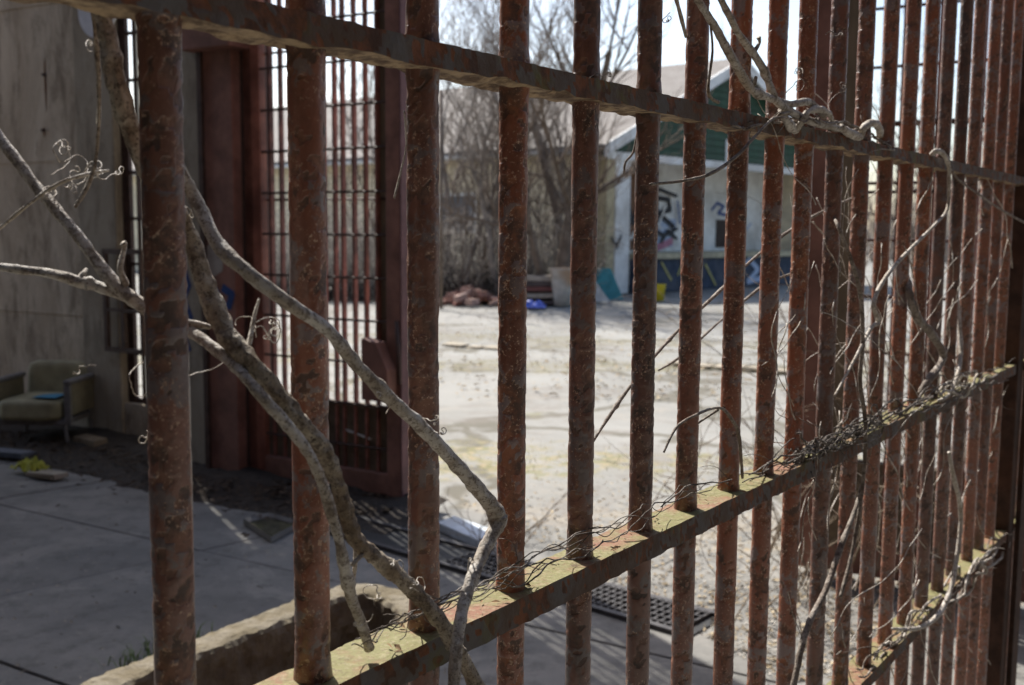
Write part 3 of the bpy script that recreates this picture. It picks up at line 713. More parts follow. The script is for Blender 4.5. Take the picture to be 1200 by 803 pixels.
# loose hanging fine stems among the far bars
mb = MB(); rg = random.Random(21)
for i in range(165):
    x = rg.uniform(925, 1192); y = rg.uniform(210, 760); an = rg.choice((1, -1))*rg.uniform(1.0, 1.9); q = []
    o0 = rg.uniform(-.12, .04)
    for k in range(rg.randint(6, 14)):
        q.append((x, y, o0+rg.uniform(-.006, .006), rg.uniform(.8, 1.7))); an += rg.uniform(-.3, .3); x += math.cos(an)*13; y += math.sin(an)*13
    pa = vpath(q, 2); mb.tube([z[0] for z in pa], [z[1] for z in pa], 4)
o = mb.build('hanging_stems', MAT['twigp'], None, mb.v[0], smooth=True); tag(o, 'loose fine dead stems hanging among the far fence bars', 'dead vines', None, 'stuff')

# ------------------------------------------------------------------ unseen brick building, wings and canopy, added to hold back sky light
bb = Vector((0, -4.5, 0)); bld = thing('unseen_brick_block', 'unseen dark brick block added behind the camera to hold back sky light', 'building', bb)
MB().box(-22, 22, -9, 0, 0, 11.5, lambda x, y, z: bb+Vector((x, y, z))).build('walls', plain('dark_brick', (.085, .055, .042), .9, .3, 4), bld, bb)
MB().box(-22.3, 22.3, -9.3, .3, 11.505, 11.8, lambda x, y, z: bb+Vector((x, y, z))).build('roof', MAT['steel_dark'], bld, bb)
for k, (x0, x1, y0, y1, lab) in enumerate(((-13, -5.4, -4.4, 6.8, 'unseen dark brick wing added on the left to hold back sky light'), (5.5, 12, -4.4, 3.6, 'unseen dark brick wing added on the right to hold back sky light'))):
    w0 = Vector((x0, y0, 0)); wg = thing('unseen_brick_wing', lab, 'building', w0)  # wings stand out of view, added to deepen the forecourt shade
    MB().box(x0, x1, y0, y1, 0, 9.5-2.5*k).build('walls', plain('dark_brick', (.085, .055, .042), .9, .3, 4), wg, w0)
    MB().box(x0-.2, x1+.2, y0+.01, y1+.2, 9.505-2.5*k, 9.75-2.5*k).build('roof', MAT['steel_dark'], wg, w0)
cn = thing('added_canopy', 'unseen flat dark canopy added to hold sky light off the fence bars', 'canopy', bb)  # added out of view so less sky light reaches the near bar faces
cm = plain('added_canopy_boards', (.06, .045, .035), .9, .3, 5)
MB().box(-5.3, 5.4, .06, 4.35, 3.05, 3.2, lambda x, y, z: bb+Vector((x, y, z))).build('roof', cm, cn, bb)
for x in (-5, -1.7, 1.9, 5.2):
    MB().box(x-.06, x+.06, 3.2, 3.32, 0, 3.045, lambda x_, y, z: bb+Vector((x_, y, z))).build('post', cm, cn, bb)
wm = plain('dark_glass', (.02, .022, .025), .2, .1, 2)
for k in range(9):
    for z in (1.2, 5.2):
        MB().box(-20+k*4.8, -17.6+k*4.8, .003, .05, z, z+2.4, lambda x, y, q: bb+Vector((x, y, q))).build('window', wm, bld, bb)

# ------------------------------------------------------------------ foreground floor details
# raised kerb with a rounded end, hollow, filled with soil
kp = [G(x, y, .30) for x, y in ((40, 838), (120, 800), (200, 768), (300, 730), (390, 695), (440, 691), (478, 706), (486, 730), (470, 760), (430, 800), (390, 840))]
kc = catmull([tuple(p) for p in kp], 40)
kerb = thing('planter_kerb', 'rough raised concrete kerb with a rounded corner and slightly paler top behind the fence', 'kerb', kp[3].xy.to_3d())
mb = MB(); hw = .062; prof = [(-hw-.02+.02*k/9, .26*k/9) for k in range(10)]+[(-hw+.002, .285), (-hw+.012, .298), (-.03, .302), (0, .302), (.03, .302), (hw-.012, .298), (hw-.002, .285)]+[(hw+.02*k/9, .26-.26*k/9) for k in range(10)]
pts = [Vector((p[0], p[1], 0)) for p in kc]
for j, p in enumerate(pts):
    d = (pts[min(j+1, len(pts)-1)]-pts[max(j-1, 0)]).normalized(); nn = Vector((-d.y, d.x, 0))
    for (o, z) in prof:
        q = p + nn*o + Vector((0, 0, z)); f_ = .005 if z > .2 else .008
        q += Vector((noise.noise(q*9), noise.noise(q*9+Vector((5, 0, 0))), noise.noise(q*11+Vector((0, 5, 0)))*.6))*f_
        q += Vector((noise.noise(q*38), noise.noise(q*38+Vector((5, 0, 0))), noise.noise(q*38+Vector((0, 5, 0)))))*.005 + nn*noise.fractal(q*24, 1, 2, 4)*.009
        mb.v.append(q)
n = len(prof)
for j in range(len(pts)-1):
    for q in range(n-1): k = j*n+q; mb.f.append((k, k+n, k+n+1, k+1))
a = M('kerb_stone'); n1 = a.noise(8, 6, .7); n2 = a.noise(45, 5, .65); n3 = a.noise(3, 4, .6)
geo = a.n('ShaderNodeNewGeometry'); sx = a.n('ShaderNodeSeparateXYZ'); a.L(geo.outputs['Normal'], sx.inputs[0])
c = a.mix(a.ramp(n1, .35, .65), (.115, .085, .058), (.20, .16, .115)); c = a.mix(a.ramp(n2, .55, .75), c, (.12, .09, .065))
tp = a.mix(a.ramp(n1, .4, .6), (.14, .115, .07), (.20, .175, .13)); c = a.mix(a.math('MULTIPLY', a.ramp(sx.outputs['Z'], .35, .75), .85), c, tp)  # upward faces slightly paler and yellower than the sides
a.out(c, .92, a.math('ADD', n1, a.math('MULTIPLY', n2, .6)), .8, .02)
mb.build('kerb_ring', a.m, kerb, kerb.location)
ctr = sum(pts, Vector())/len(pts)
sb = MB(); inner = [(p.x, p.y) for p in pts]
sb.prism(inner, .035); MATS = plain('dark_soil', (.055, .042, .03), .95, .4, 30, (.03, .022, .016), .6, .8, .02)
sb.build('soil', MATS, kerb, kerb.location)

# trench drain with grating along the wall direction
tr0 = G(385, 622); tr1 = G(800, 742)
ax = (tr1-tr0).normalized(); ay = Vector((-ax.y, ax.x, 0)); TL = (tr1-tr0).length; TWD = .20
drain = thing('drain_channel', 'dark iron grating over a long drain channel behind the fence', 'drain', tr0)
fr = lambda x, y, z: tr0 + ax*x + ay*y + Vector((0, 0, z))
dk = plain('iron_grate', (.055, .05, .05), .6, .3, 30)
MB().box(-.05, TL+.05, -.02, TWD+.02, .004, .008, fr).build('channel_shade', plain('channel_shade_black', (.02, .02, .02), .7, .3, 15), drain, tr0)  # flat near-black sheet: shade of the open channel put into its colour
MB().box(-.05, TL+.05, -.05, -.02, .003, .022, fr).build('edge_angle', dk, drain, tr0)
MB().box(-.05, TL+.05, TWD+.02, TWD+.05, .003, .022, fr).build('edge_angle', dk, drain, tr0)
x = .85
while x < TL+.0:
    MB().box(x, x+.010, -.02, TWD+.02, .009, .022, fr).build('grate_bar', dk, drain, tr0); x += .034
for y in (.0, .05, .10, .15, .2):
    MB().box(.85, TL+.0, y-.004, y+.004, .012, .0255, fr).build('grate_bar', dk, drain, tr0)
# square catch pit with a mossy bottom
pc = [G(x, y, .006) for x, y in ((285, 614), (315, 607), (352, 617), (318, 636))]
pit = thing('catch_pit', 'square mossy catch pit in the shaded paving', 'drain', pc[0])
mb = MB(); i = 0
cen = sum(pc, Vector())/4
for k in range(4):
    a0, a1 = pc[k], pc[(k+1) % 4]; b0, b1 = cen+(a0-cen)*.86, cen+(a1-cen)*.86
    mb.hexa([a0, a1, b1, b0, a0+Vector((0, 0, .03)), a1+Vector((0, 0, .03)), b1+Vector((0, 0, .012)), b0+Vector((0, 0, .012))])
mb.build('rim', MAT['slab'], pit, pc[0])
mb = MB(); mb.prism([((cen+(p-cen)*.855).x, (cen+(p-cen)*.855).y) for p in pc], .008); mb.v = [q+Vector((0, 0, .004)) for q in mb.v]
mb.build('bottom', plain('pit_moss', (.055, .05, .03), .95, .5, 25, (.09, .09, .03), .6, .8, .02), pit, pc[0])
# bleached board at the shadow edge
bp = [G(x, y, .05) for x, y in ((512, 612), (560, 633), (582, 622), (532, 604))]
mb = MB().hexa([q+Vector((0, 0, -.045)) for q in bp]+[q for q in bp])
tag(mb.build('board', plain('bleached_board', (.50, .55, .60), .7, .15, 15, (.35, .36, .36), .5), None, bp[0], bevel=.004), 'bleached pale blue board lying flat at the edge of the shade', 'board')

# litter, rubbish, chair by the wall
def near_wall(rg):
    return (lambda t: wp(t, (.3 if t < -1.8 else 0)-abs(rg.gauss(0, .3 if t > -1.8 else .45))-.02, 0))(rg.uniform(-5.2, 0.1))
LIT = plain('dead_leaves', (.085, .06, .04), .9, .5, 40, (.04, .03, .022), .6)
o = flakes(near_wall, 5200, .022, 1, lambda p: .03).build('leaf_litter', LIT, None, wp(-2, 0, 0)); tag(o, 'dark leaf litter and dirt drifted against the foot of the wall and gate', 'litter', None, 'stuff')
mb = MB(); i = 0; nx, ny = 90, 16
for j in range(ny+1):
    for k in range(nx+1):
        t = -6+6.3*k/nx; n_ = SB0*(t < -1.75) - (.75+.33*(t < -1.75))*j/ny
        h = .06*max(0, (1-j/ny))**1.3*(1+.8*noise.noise(Vector((t*3, n_*5, 0)))) + .012*noise.noise(Vector((t*14, n_*14, 2))) - .012*(j/ny > .8)
        mb.v.append(wp(t, n_-.01, max(h, -.01)))
for j in range(ny):
    for k in range(nx): a0 = j*(nx+1)+k; mb.f.append((a0, a0+nx+1, a0+nx+2, a0+1))
tag(mb.build('dirt_drift', plain('dark_dirt', (.042, .033, .026), .95, .4, 25, (.025, .02, .016), .6, .9, .02), None, wp(-2, 0, 0), smooth=True), 'bank of dark dirt along the foot of the wall', kind='structure')

cb = G(59, 515); cb.z = 0
chair = thing('armchair', 'abandoned low armchair with grimy yellow green upholstery and a blue stain, against the wall', 'chair', cb, R(-3))
chair.scale = (.94, .90, .95)
up1 = plain('chair_vinyl', (.34, .315, .20), .6, .2, 7, (.18, .16, .095), .7)
frm = plain('chair_frame', (.17, .165, .165), .5, .2, 20)
def cushion(name, x0, x1, y0, y1, z0, z1, tilt=0, mat=up1):
    bm = bmesh.new(); bmesh.ops.create_cube(bm, size=1); bmesh.ops.subdivide_edges(bm, edges=bm.edges[:], cuts=6, use_grid_fill=True)
    for v in bm.verts:
        c = v.co.copy(); f_ = 1
        s = Vector((c.x*2, c.y*2, c.z*2)); ln = (abs(s.x)**8+abs(s.y)**8+abs(s.z)**8)**(1/8)
        c = c/ln if ln > 0 else c
        c.z += .03*(1-(2*c.x)**2)*(1-(2*c.y)**2)*(1 if c.z > 0 else 0)
        p = Vector(((x0+x1)/2+c.x*(x1-x0), (y0+y1)/2+c.y*(y1-y0), (z0+z1)/2+c.z*(z1-z0)))
        p.y += tilt*(p.z-z0); p += Vector((noise.noise(p*6), noise.noise(p*6+Vector((3, 0, 0))), noise.noise(p*6+Vector((0, 3, 0)))))*.008
        v.co = p
    me = bpy.data.meshes.new(name); bm.to_mesh(me); bm.free(); me.materials.append(mat)
    me.polygons.foreach_set('use_smooth', [True]*len(me.polygons))
    o = bpy.data.objects.new(name, me); col.objects.link(o); o.parent = chair; return o
ch_ = P(75, 419, cb.y+.2).z
cushion('backrest', -.25, .25, .13, .23, .25, ch_, .12)
seat = cushion('seat', -.24, .24, -.36, .14, .20, .36)
mb = MB().prism([(.02, -.30), (.20, -.31), (.21, -.12), (.12, -.10), (.03, -.16)], .004, lambda x, y, z: Vector((x, y, .373+z)))
mb.build('stain', plain('blue_stain', (.06, .22, .34), .7, .2, 20), seat)
for sx_ in (-1, 1):
    x0 = sx_*.285
    arm = MB().box(x0-.028, x0+.028, -.30, .17, .47, .505).build('armrest', frm, chair, bevel=.01)
    MB().box(x0-.014, x0+.014, -.27, .15, .24, .468).build('arm_panel', plain('arm_cloth', (.20, .18, .12), .8, .2, 10), arm)
    MB().box(x0-.022, x0+.022, -.30, -.265, .17, .468).build('arm_post', frm, arm)
for sx_ in (-1, 1):
    for y in (-.28, .15):
        MB().tube([(sx_*.25, y, .22), (sx_*.27, y, .03)], .014, 8).build('leg', frm, chair)
MB().box(-.27, .27, -.30, .16, .165, .205).build('seat_frame', frm, chair, bevel=.006)

def scrap(name, label, cat, px, py, sx_, sy_, h, mat, seed, lumps=.5, n=14, z=.03):
    b0 = G(px, py, z); mb = MB(); rg = random.Random(seed)
    for j in range(n+1):
        for i in range(n+1):
            u, v_ = i/n*2-1, j/n*2-1; e = max(0, 1-(abs(u)**4+abs(v_)**4)*.5)
            p = WT*u*sx_ + WN*v_*sy_
            mb.v.append(b0 + p*(1+.25*noise.noise(Vector((u*2, v_*2, seed)))) + Vector((0, 0, h*e*(.5+lumps*noise.noise(Vector((u*3.1, v_*3.1, seed+.5)))))))
    for j in range(n):
        for i in range(n): k = j*(n+1)+i; mb.f.append((k, k+1, k+n+2, k+n+1))
    return tag(mb.build(name, mat, None, b0, smooth=True), label, cat)
scrap('rag', 'crumpled yellow green rag on the dirt in front of the armchair', 'rag', 36, 551, .13, .06, .09, plain('rag_cloth', (.34, .33, .04), .8, .3, 20), 3, 1.2)
scrap('paper_scrap', 'crumpled white paper at the left edge beside the armchair', 'paper', 2, 497, .10, .08, .12, plain('paper', (.55, .54, .5), .8, .15, 20), 5, 1.2)
def flat(name, label, cat, px, py, sx_, sy_, h, mat, rot=0, z=.02):
    b0 = G(px, py, z); f_ = lambda x, y, q: b0 + WT*(x*math.cos(rot)-y*math.sin(rot)) + WN*(x*math.sin(rot)+y*math.cos(rot)) + Vector((0, 0, q))
    return tag(MB().box(-sx_, sx_, -sy_, sy_, 0, h, f_, .006).build(name, mat, None, b0, bevel=.003), label, cat)
flat('stone_slab', 'small grey stone slab lying in front of the yellow green rag', 'slab', 55, 558, .12, .06, .03, MAT['conc2'], .15)
flat('wood_block', 'brown wooden block on the floor right of the armchair', 'wood', 106, 519, .13, .05, .04, MAT['tan'], -.1, .04)
flat('dark_board', 'dark blue grey board on the dirt at the left edge', 'board', 12, 533, .16, .07, .03, plain('dark_board', (.10, .11, .13), .7, .2, 12), .2, .03)
def slab_fn(rg):
    for _ in range(40):
        p = G(rg.uniform(-20, 620), 560+240*rg.random())
        if (p-WO).dot(WN) < -.3: return p
    return p
o = flakes(slab_fn, 520, .010, 17, lambda p: .004, .5).build('grit', plain('paving_grit', (.28, .25, .20), .9, .5, 40), None, G(200, 680)); tag(o, 'scattered grit and leaf scraps on the shaded paving', 'litter', None, 'stuff')
# small grass tufts by the kerb
def tufts(centres, mat, name, label, seed, h=.07, nb=24, sp=.05):
    rg = random.Random(seed); mb = MB()
    for c in centres:
        for _ in range(nb):
            p = c + Vector((rg.gauss(0, sp), rg.gauss(0, sp), 0)); an = rg.uniform(0, 6.3); hh = h*rg.uniform(.4, 1.2); d = Vector((math.cos(an), math.sin(an), 0)); w_ = Vector((-d.y, d.x, 0))*h*.04
            i = len(mb.v); q = p+d*hh*.35+Vector((0, 0, hh*.7)); r = p+d*hh*.8+Vector((0, 0, hh*.85))
            mb.v += [p-w_, p+w_, q+w_*.8, q-w_*.8, r]; mb.f += [(i, i+1, i+2, i+3), (i+3, i+2, i+4)]
    return tag(mb.build(name, mat, None, mb.v[0]), label, 'grass', None, 'stuff')
GR = plain('green_grass', (.10, .15, .035), .7, .3, 40); GD = plain('dry_grass', (.52, .44, .25), .8, .3, 40); GM = plain('olive_grass', (.32, .31, .17), .8, .3, 40)
tufts([G(168, 778), G(182, 772), G(228, 755), G(158, 785)], GR, 'grass_tuft', 'small green grass tufts at the foot of the kerb', 5)

# ------------------------------------------------------------------ yard: litter and weeds
def yard_fn(x0, x1, y0, y1): return lambda rg: G(rg.uniform(x0, x1), y0+(y1-y0)*rg.random()**.8)
YL = plain('straw_litter', (.36, .29, .19), .9, .45, 50, (.17, .12, .075), .6)
YP = plain('pale_chips', (.50, .46, .40), .9, .3, 50, (.25, .2, .15), .4)
def onlysun(fn):
    def f_(rg):
        for _ in range(30):
            p = fn(rg)
            if (p-WO).dot(WN) > .1 or p.x-.0 > .2+(5.0-p.y)*.5: return p
        return p
    return f_
o = flakes(onlysun(yard_fn(540, 1060, 560, 800)), 3200, .015, 11, curl=.5).build('leaf_litter', YL, None, G(760, 640)); tag(o, 'dry straw coloured leaf litter on the sunlit concrete beyond the fence', 'litter', None, 'stuff')
o = flakes(onlysun(yard_fn(640, 1060, 640, 820)), 1500, .009, 12, curl=.6).build('rubble_chips', YP, None, G(800, 700)); tag(o, 'pale broken chips scattered near the drain grating', 'rubble', None, 'stuff')
o = flakes(yard_fn(330, 1180, 345, 470), 2200, .035, 13, curl=.5).build('leaf_litter', YL, None, G(700, 400)); tag(o, 'dry leaves scattered over the far part of the yard', 'litter', None, 'stuff')
rg = random.Random(3)
cl = []
for px in range(500, 1000, 7):
    for (yy, pr) in ((398, .6), (427, .5), (541, .35), (385, .4), (362, .5)):
        if rg.random() < pr: cl.append(G(px+rg.uniform(-6, 6), yy+rg.gauss(0, 3.5)+.02*(px-700)))
tufts(cl[::2], GD, 'dry_grass', 'dry yellow grass strips along the cracks of the yard', 8, .045, 26, .28)
tufts(cl[1::2], GM, 'mossy_grass', 'low olive weeds along the cracks of the yard', 9, .03, 26, .26)
# low broken kerb line across the yard
a0, a1 = G(500, 402), G(960, 440); mb = MB(); d = (a1-a0); nseg = 60; dd = d.normalized(); nn = Vector((-dd.y, dd.x, 0))
kb = thing('broken_kerb', 'low broken concrete kerb line running across the sunlit yard', 'kerb', a0)
k = 0
while k < nseg:
    ln = random.randint(3, 9)
    if random.random() < .5:
        p, q = a0+d*(k/nseg), a0+d*(min(nseg, k+ln)/nseg)-dd*.03; h = random.uniform(.015, .04); o_ = nn*random.uniform(-.08, .08)
        MB().hexa([p+o_-nn*.1, q+o_-nn*.1, q+o_+nn*.1, p+o_+nn*.1]+[r_+Vector((0, 0, h+random.uniform(-.01, .01))) for r_ in (p+o_-nn*.09, q+o_-nn*.09, q+o_+nn*.09, p+o_+nn*.09)]).build('kerb_stone', MAT['conc2'], kb, a0, bevel=.008)
    k += ln

# dry shrubs just beyond the fence
def shrub(name, label, base, h, n, spread, seed, mat, rad=.004):
    rg = random.Random(seed); mb = MB()
    def grow(p, d, ln, r, lv):
        pts = [p]; k = 5
        for i in range(k):
            d = (d + Vector((rg.gauss(0, .22), rg.gauss(0, .22), rg.gauss(0, .12)))).normalized(); p = p + d*ln/k; pts.append(p)
            if lv > 0 and i > 0 and rg.random() < .65:
                grow(p, (d+Vector((rg.gauss(0, .7), rg.gauss(0, .7), rg.gauss(0, .4)))).normalized(), ln*rg.uniform(.35, .6), r*.6, lv-1)
        mb.tube(pts, [r*(1-.7*i/k) for i in range(k+1)], 4, False)
    for _ in range(n):
        an = rg.uniform(0, 6.3); d = Vector((math.cos(an)*spread, math.sin(an)*spread, 1)).normalized()
        grow(base+Vector((rg.gauss(0, .12), rg.gauss(0, .12), -.02)), d, h*rg.uniform(.6, 1.1), rad*rg.uniform(.6, 1.3), 2)
    return tag(mb.build(name, mat, None, base, smooth=True), label, 'shrub')
TW1 = plain('weed_stem', (.22, .17, .12), .85, .3, 30); TW2 = plain('bramble_stem', (.24, .215, .19), .85, .35, 10)
for i, (px, py, h, n, spr, lab) in enumerate([
    (945, 700, 1.0, 11, .5, 'leafless weed shrub beyond the fence behind the tenth bar'), (1010, 690, 1.3, 14, .5, 'dense leafless weed shrub in front of the right gate leaf'),
    (880, 745, .5, 6, .6, 'small dead weed at the end of the drain grating'), (1060, 660, 1.2, 14, .5, 'tangled dry bush beyond the fence near its far end'), (1120, 640, 1.1, 12, .6, 'dry bush behind the last fence bars'),
    (588, 640, .32, 6, .9, 'low thin weed beside the bleached board'), (770, 610, .55, 3, .5, 'sparse weed stalks in the sunlit yard behind the seventh bar')]):
    shrub('dry_shrub', lab, G(px, py), h, n, spr, 30+i, TW1, .005)
o = scrap('dark_rubble', 'dark lump of rubble half hidden behind the far bars at the foot of the right gate leaf', 'rubble', 1035, 640, .45, .22, .5, MATS, 9, .6)

# ------------------------------------------------------------------ house beyond the yard
HB = G(708, 345); gu = Vector((.70, .714, 0)); gv = Vector((-.78, .626, 0))
house = thing('warehouse', 'old pale warehouse with grey shingle roof, green gable and graffiti above a loading dock', 'building', HB)
def hp(u, v, z): return HB + gu*u + gv*v + Vector((0, 0, z))
nrm = Vector((gu.y, -gu.x, 0))
def HU(px, py, v=0):
    p = plane(px, py, HB+gv*v, nrm); return (p-HB-gv*v).dot(gu), p.z
zE = HU(709, 168)[1]; uP, zP = HU(857, 80); GWD = 2*uP; LEN = 24
zT = HU(825, 193)[1]; zD = HU(760, 297)[1]
hf = lambda x, y, z: hp(x, y, z)
wl = plain('buff_siding', (.72, .63, .46), .8, .15, 3, (.52, .45, .34), .6); wt = plain('white_wall', (.74, .74, .72), .8, .1, 4, (.42, .40, .36), .6)
gre = plain('green_siding', (.022, .062, .036), .6, .25, 5, (.04, .06, .045), .5)
shg = M('shingles'); s1 = shg.noise(2.5, 5, .7); s2 = shg.noise(22, 4, .7)
shg.out(shg.mix(shg.ramp(s2, .35, .7), shg.mix(shg.ramp(s1, .4, .6), (.15, .13, .115), (.20, .18, .165)), (.25, .23, .21)), .9, s2, .6, .03)
MB().box(0, .25, .25, LEN, 0, zE-.05, hf).build('side_wall', wl, house, HB)
MB().box(GWD-.25, GWD, .0, LEN, 0, zE-.05, hf).build('side_wall', wl, house, HB)
MB().box(.25, GWD-.25, LEN-.25, LEN, 0, zE-.05, hf).build('end_wall', wl, house, HB)
# horizontal siding boards on the wall that faces the yard
mb = MB(); z = .3
while z < zE-.2:
    mb.box(-.03, -.002, .26, LEN, z, z+.17, hf); z += .19
sb_ = mb.build('siding', wl, house, HB)
REC = 1.6
MB().box(.25, GWD-.25, REC, REC+.2, zD, zT+.3, hf).build('front_wall', wt, house, HB)
u1 = HU(737, 230)[0]
MB().box(.0, u1*.35, -.02, .25, 0, zT, hf).build('corner_pier', plain('buff_brick', (.45, .38, .24), .85, .2, 6, (.3, .25, .17), .5), house, HB)
MB().box(u1*.35+.01, u1, -.03, .22, 0, zT-.02, hf).build('pier_cladding', wt, house, HB)
z = .2
mb = MB()
while z < zT-.2: mb.box(u1*.35+.02, u1-.01, -.05, -.031, z, z+.11, hf); z += .13
mb.build('clapboard', wt, house, HB)
MB().box(u1+.01, GWD, -.3, REC-.01, zD-.14, zD, hf).build('dock_slab', plain('dock_edge', (.46, .41, .28), .85, .2, 6, (.28, .25, .18), .5), house, HB)
MB().box(u1+.02, GWD-.05, -.2, -.05, 0, zD-.145, hf).build('dock_front', plain('dock_blue', (.04, .055, .085), .8, .3, 5, (.12, .12, .13), .5), house, HB)
# ceiling of the porch, gable face
MB().box(.02, GWD-.02, .02, REC+.2, zT+.31, zT+.40, hf).build('porch_ceiling', wt, house, HB)
mb = MB()
pol = [(0, zT), (GWD, zT), (GWD, zE), (uP, zP), (0, zE)]
mb.prism(pol, .12, lambda x, y, q: hp(x, q, y)).build('gable', gre, house, HB)
mb = MB(); z = zT+.15
while z < zP-.2:
    k = max(0, (z-zE)/(zP-zE)); e = uP*k+.1 if z > zE else .1
    if GWD-2*e > .3: mb.box(e, GWD-e, -.035, -.002, z, z+.17, hf)
    z += .19
mb.build('gable_boards', gre, house, HB)
MB().box(-.06, GWD+.06, -.09, -.037, zT-.07, zT+.12, hf).build('trim_board', wt, house, HB)
for sgn in (0, 1):
    A = (uP-.0, zP+.16); B = ((-.55, zE-.32+.16) if sgn == 0 else (GWD+.55, zE-.32+.16))
    mb = MB(); 
    mb.hexa([hp(A[0], -.35, A[1]), hp(B[0], -.35, B[1]), hp(B[0], LEN+.3, B[1]), hp(A[0], LEN+.3, A[1])] + [hp(A[0], -.35, A[1]+.1), hp(B[0], -.35, B[1]+.1), hp(B[0], LEN+.3, B[1]+.1), hp(A[0], LEN+.3, A[1]+.1)])
    mb.build('roof', shg.m, house, HB)
    mb = MB(); mb.hexa([hp(A[0], -.42, A[1]-.2), hp(B[0], -.42, B[1]-.2), hp(B[0], -.355, B[1]-.2), hp(A[0], -.355, A[1]-.2)] + [hp(A[0], -.42, A[1]+.1), hp(B[0], -.42, B[1]+.1), hp(B[0], -.355, B[1]+.1), hp(A[0], -.355, A[1]+.1)])
    mb.build('rake_board', wt, house, HB)
# white gable vent post
uu, zz = HU(850, 180); MB().box(uu-.06, uu+.06, -.06, -.036, zT+.125, zT+.75, hf).build('gable_vent', wt, house, HB)
MB().tube([hp(-.5, .3, zE-.2), hp(-.5, LEN, zE-.2)], .07, 8).build('gutter', MAT['white'], house, HB)
MB().tube([hp(-.12, .5, zE-.25), hp(-.12, .5, .05)], .05, 8).build('downpipe', wl, house, HB)
for v0, v1, z0, z1 in ((4.2, 5.6, 1.5, 2.6),):
    wf = MB().box(-.07, -.031, v0, v1, z0, z1, hf).build('window', wt, house, HB)
    MB().box(-.08, -.071, v0+.08, v1-.08, z0+.08, z1-.08, hf).build('pane', plain('boarded_pane', (.13, .13, .14), .6, .3, 3), wf, HB)
# openings in the front wall
ua, ub = HU(738, 230, REC)[0], HU(762, 230, REC)[0]
MB().box(ua, ub, REC-.03, REC-.005, zD+.05, zT-.2, hf).build('plywood_panel', plain('plywood', (.20, .11, .07), .85, .2, 6), house, HB)
ua, za = HU(838, 290, REC); ub, zb_ = HU(852, 258, REC)
MB().box(ua, ub, REC-.03, REC-.005, za, zb_, hf).build('door', plain('dark_door', (.05, .035, .03), .7, .2, 6), house, HB)
def graf(strokes, wd, mat, v=REC, e=.012):
    for i, s_ in enumerate(strokes):
        ribbon([HU(x, y, v) for x, y in s_], wd, lambda x, y, q, i=i: hp(x, v-e-.004*i-q, y), .004).build('graffiti', mat, house, HB)
pk = plain('pink_spray', (.45, .2, .27), .7, .2, 10); lb = plain('pale_blue_spray', (.38, .45, .58), .7, .15, 10)
graf([((742, 262), (790, 262)), ((744, 272), (788, 274)), ((746, 283), (786, 284)), ((752, 250), (768, 236))], .26, lb)
graf([((745, 285), (770, 290), (786, 283))], .2, pk, e=.03)
graf([((733, 232), (740, 262), (746, 244), (752, 264), (760, 230)), ((768, 264), (768, 232), (782, 234), (784, 246), (770, 250), (788, 266))], .15, MAT['black'], e=.045)
graf([((737, 280), (743, 270), (750, 282), (757, 272))], .09, MAT['white'], e=.06)
graf([((764, 226), (770, 222), (790, 230)), ((772, 284), (780, 270), (790, 280)), ((742, 250), (748, 232), (755, 250)), ((760, 268), (775, 276), (790, 268))], .10, MAT['black'], e=.09)
graf([((740, 286), (748, 262), (764, 286)), ((790, 236), (793, 262))], .08, MAT['blue'], e=.11)
graf([((800, 262), (806, 252), (812, 262), (818, 254)), ((802, 276), (812, 272), (820, 280))], .06, MAT['blue'])
graf([((856, 270), (864, 262), (872, 272), (880, 262))], .07, lb)
graf([((770, 262), (778, 240)), ((762, 256), (772, 268))], .07, MAT['white'], e=.075)
graf([((834, 246), (840, 238), (848, 242), (841, 250), (850, 252))], .09, MAT['blue'])
graf([((905, 240), (914, 236), (922, 244), (912, 250), (924, 256))], .12, MAT['blue']); graf([((903, 250), (926, 251))], .12, pk, e=.03); graf([((904, 262), (912, 258), (918, 266), (926, 262))], .1, MAT['blue'], e=.045)
graf([((716, 278), (722, 288), (728, 276), (722, 292))], .05, MAT['black'], v=-.055)
yl = plain('yellow_spray', (.40, .36, .14), .7, .2, 10)
graf([((775, 308), (786, 328)), ((800, 306), (794, 322)), ((826, 310), (838, 334)), ((758, 306), (764, 316))], .07, yl, v=-.2)
graf([((866, 318), (878, 304), (888, 316), (876, 330), (892, 326))], .16, lb, v=-.2)

# ------------------------------------------------------------------ trees
def bark_far(name, c): return plain(name, c, .9, .3, 6)
TB = [bark_far('grey_tree_bark', (.25, .215, .185)), bark_far('brown_tree_bark', (.15, .115, .09))]
def make_tree(label, base, h, seed, mat, r0, lean=.1, dens=1.0):
    rg = random.Random(seed); tr = MB(); cr_ = MB()
    root = thing('bare_tree', label, 'tree', base, 0, 'leafless trees round the yard')
    def grow(p, d, ln, r, lv, mb):
        k = 5; pts = [p]; rr = [r]
        for i in range(k):
            d = (d + Vector((rg.gauss(0, .13), rg.gauss(0, .13), rg.gauss(.04, .08)))).normalized(); p = p + d*ln/k; pts.append(p); rr.append(max(.006, r*(1-.62*(i+1)/k)))
            if lv > 0 and (i > 0 or lv < 3):
                for _ in range(2 if rg.random() < .5*dens else 1):
                    nd = (d*.75 + Vector((rg.gauss(0, .42), rg.gauss(0, .42), rg.gauss(.22, .3)))).normalized()
                    grow(p, nd, ln*rg.uniform(.38, .62), rr[-1]*.62, lv-1, cr_)
        mb.tube(pts, rr, 7 if mb is tr else (4 if lv > 0 else 3), False)
    grow(Vector((0, 0, -.1)), Vector((rg.gauss(0, lean), rg.gauss(0, lean), 1)).normalized(), h*.62, r0, 3, tr)
    tr.build('trunk', mat, root, (0, 0, 0), smooth=True); cr_.build('branches', mat, root, (0, 0, 0), smooth=True)
    return root
def gx(px, Y): r = ray(px, 271); return Vector((r.x*Y, Y, 0))
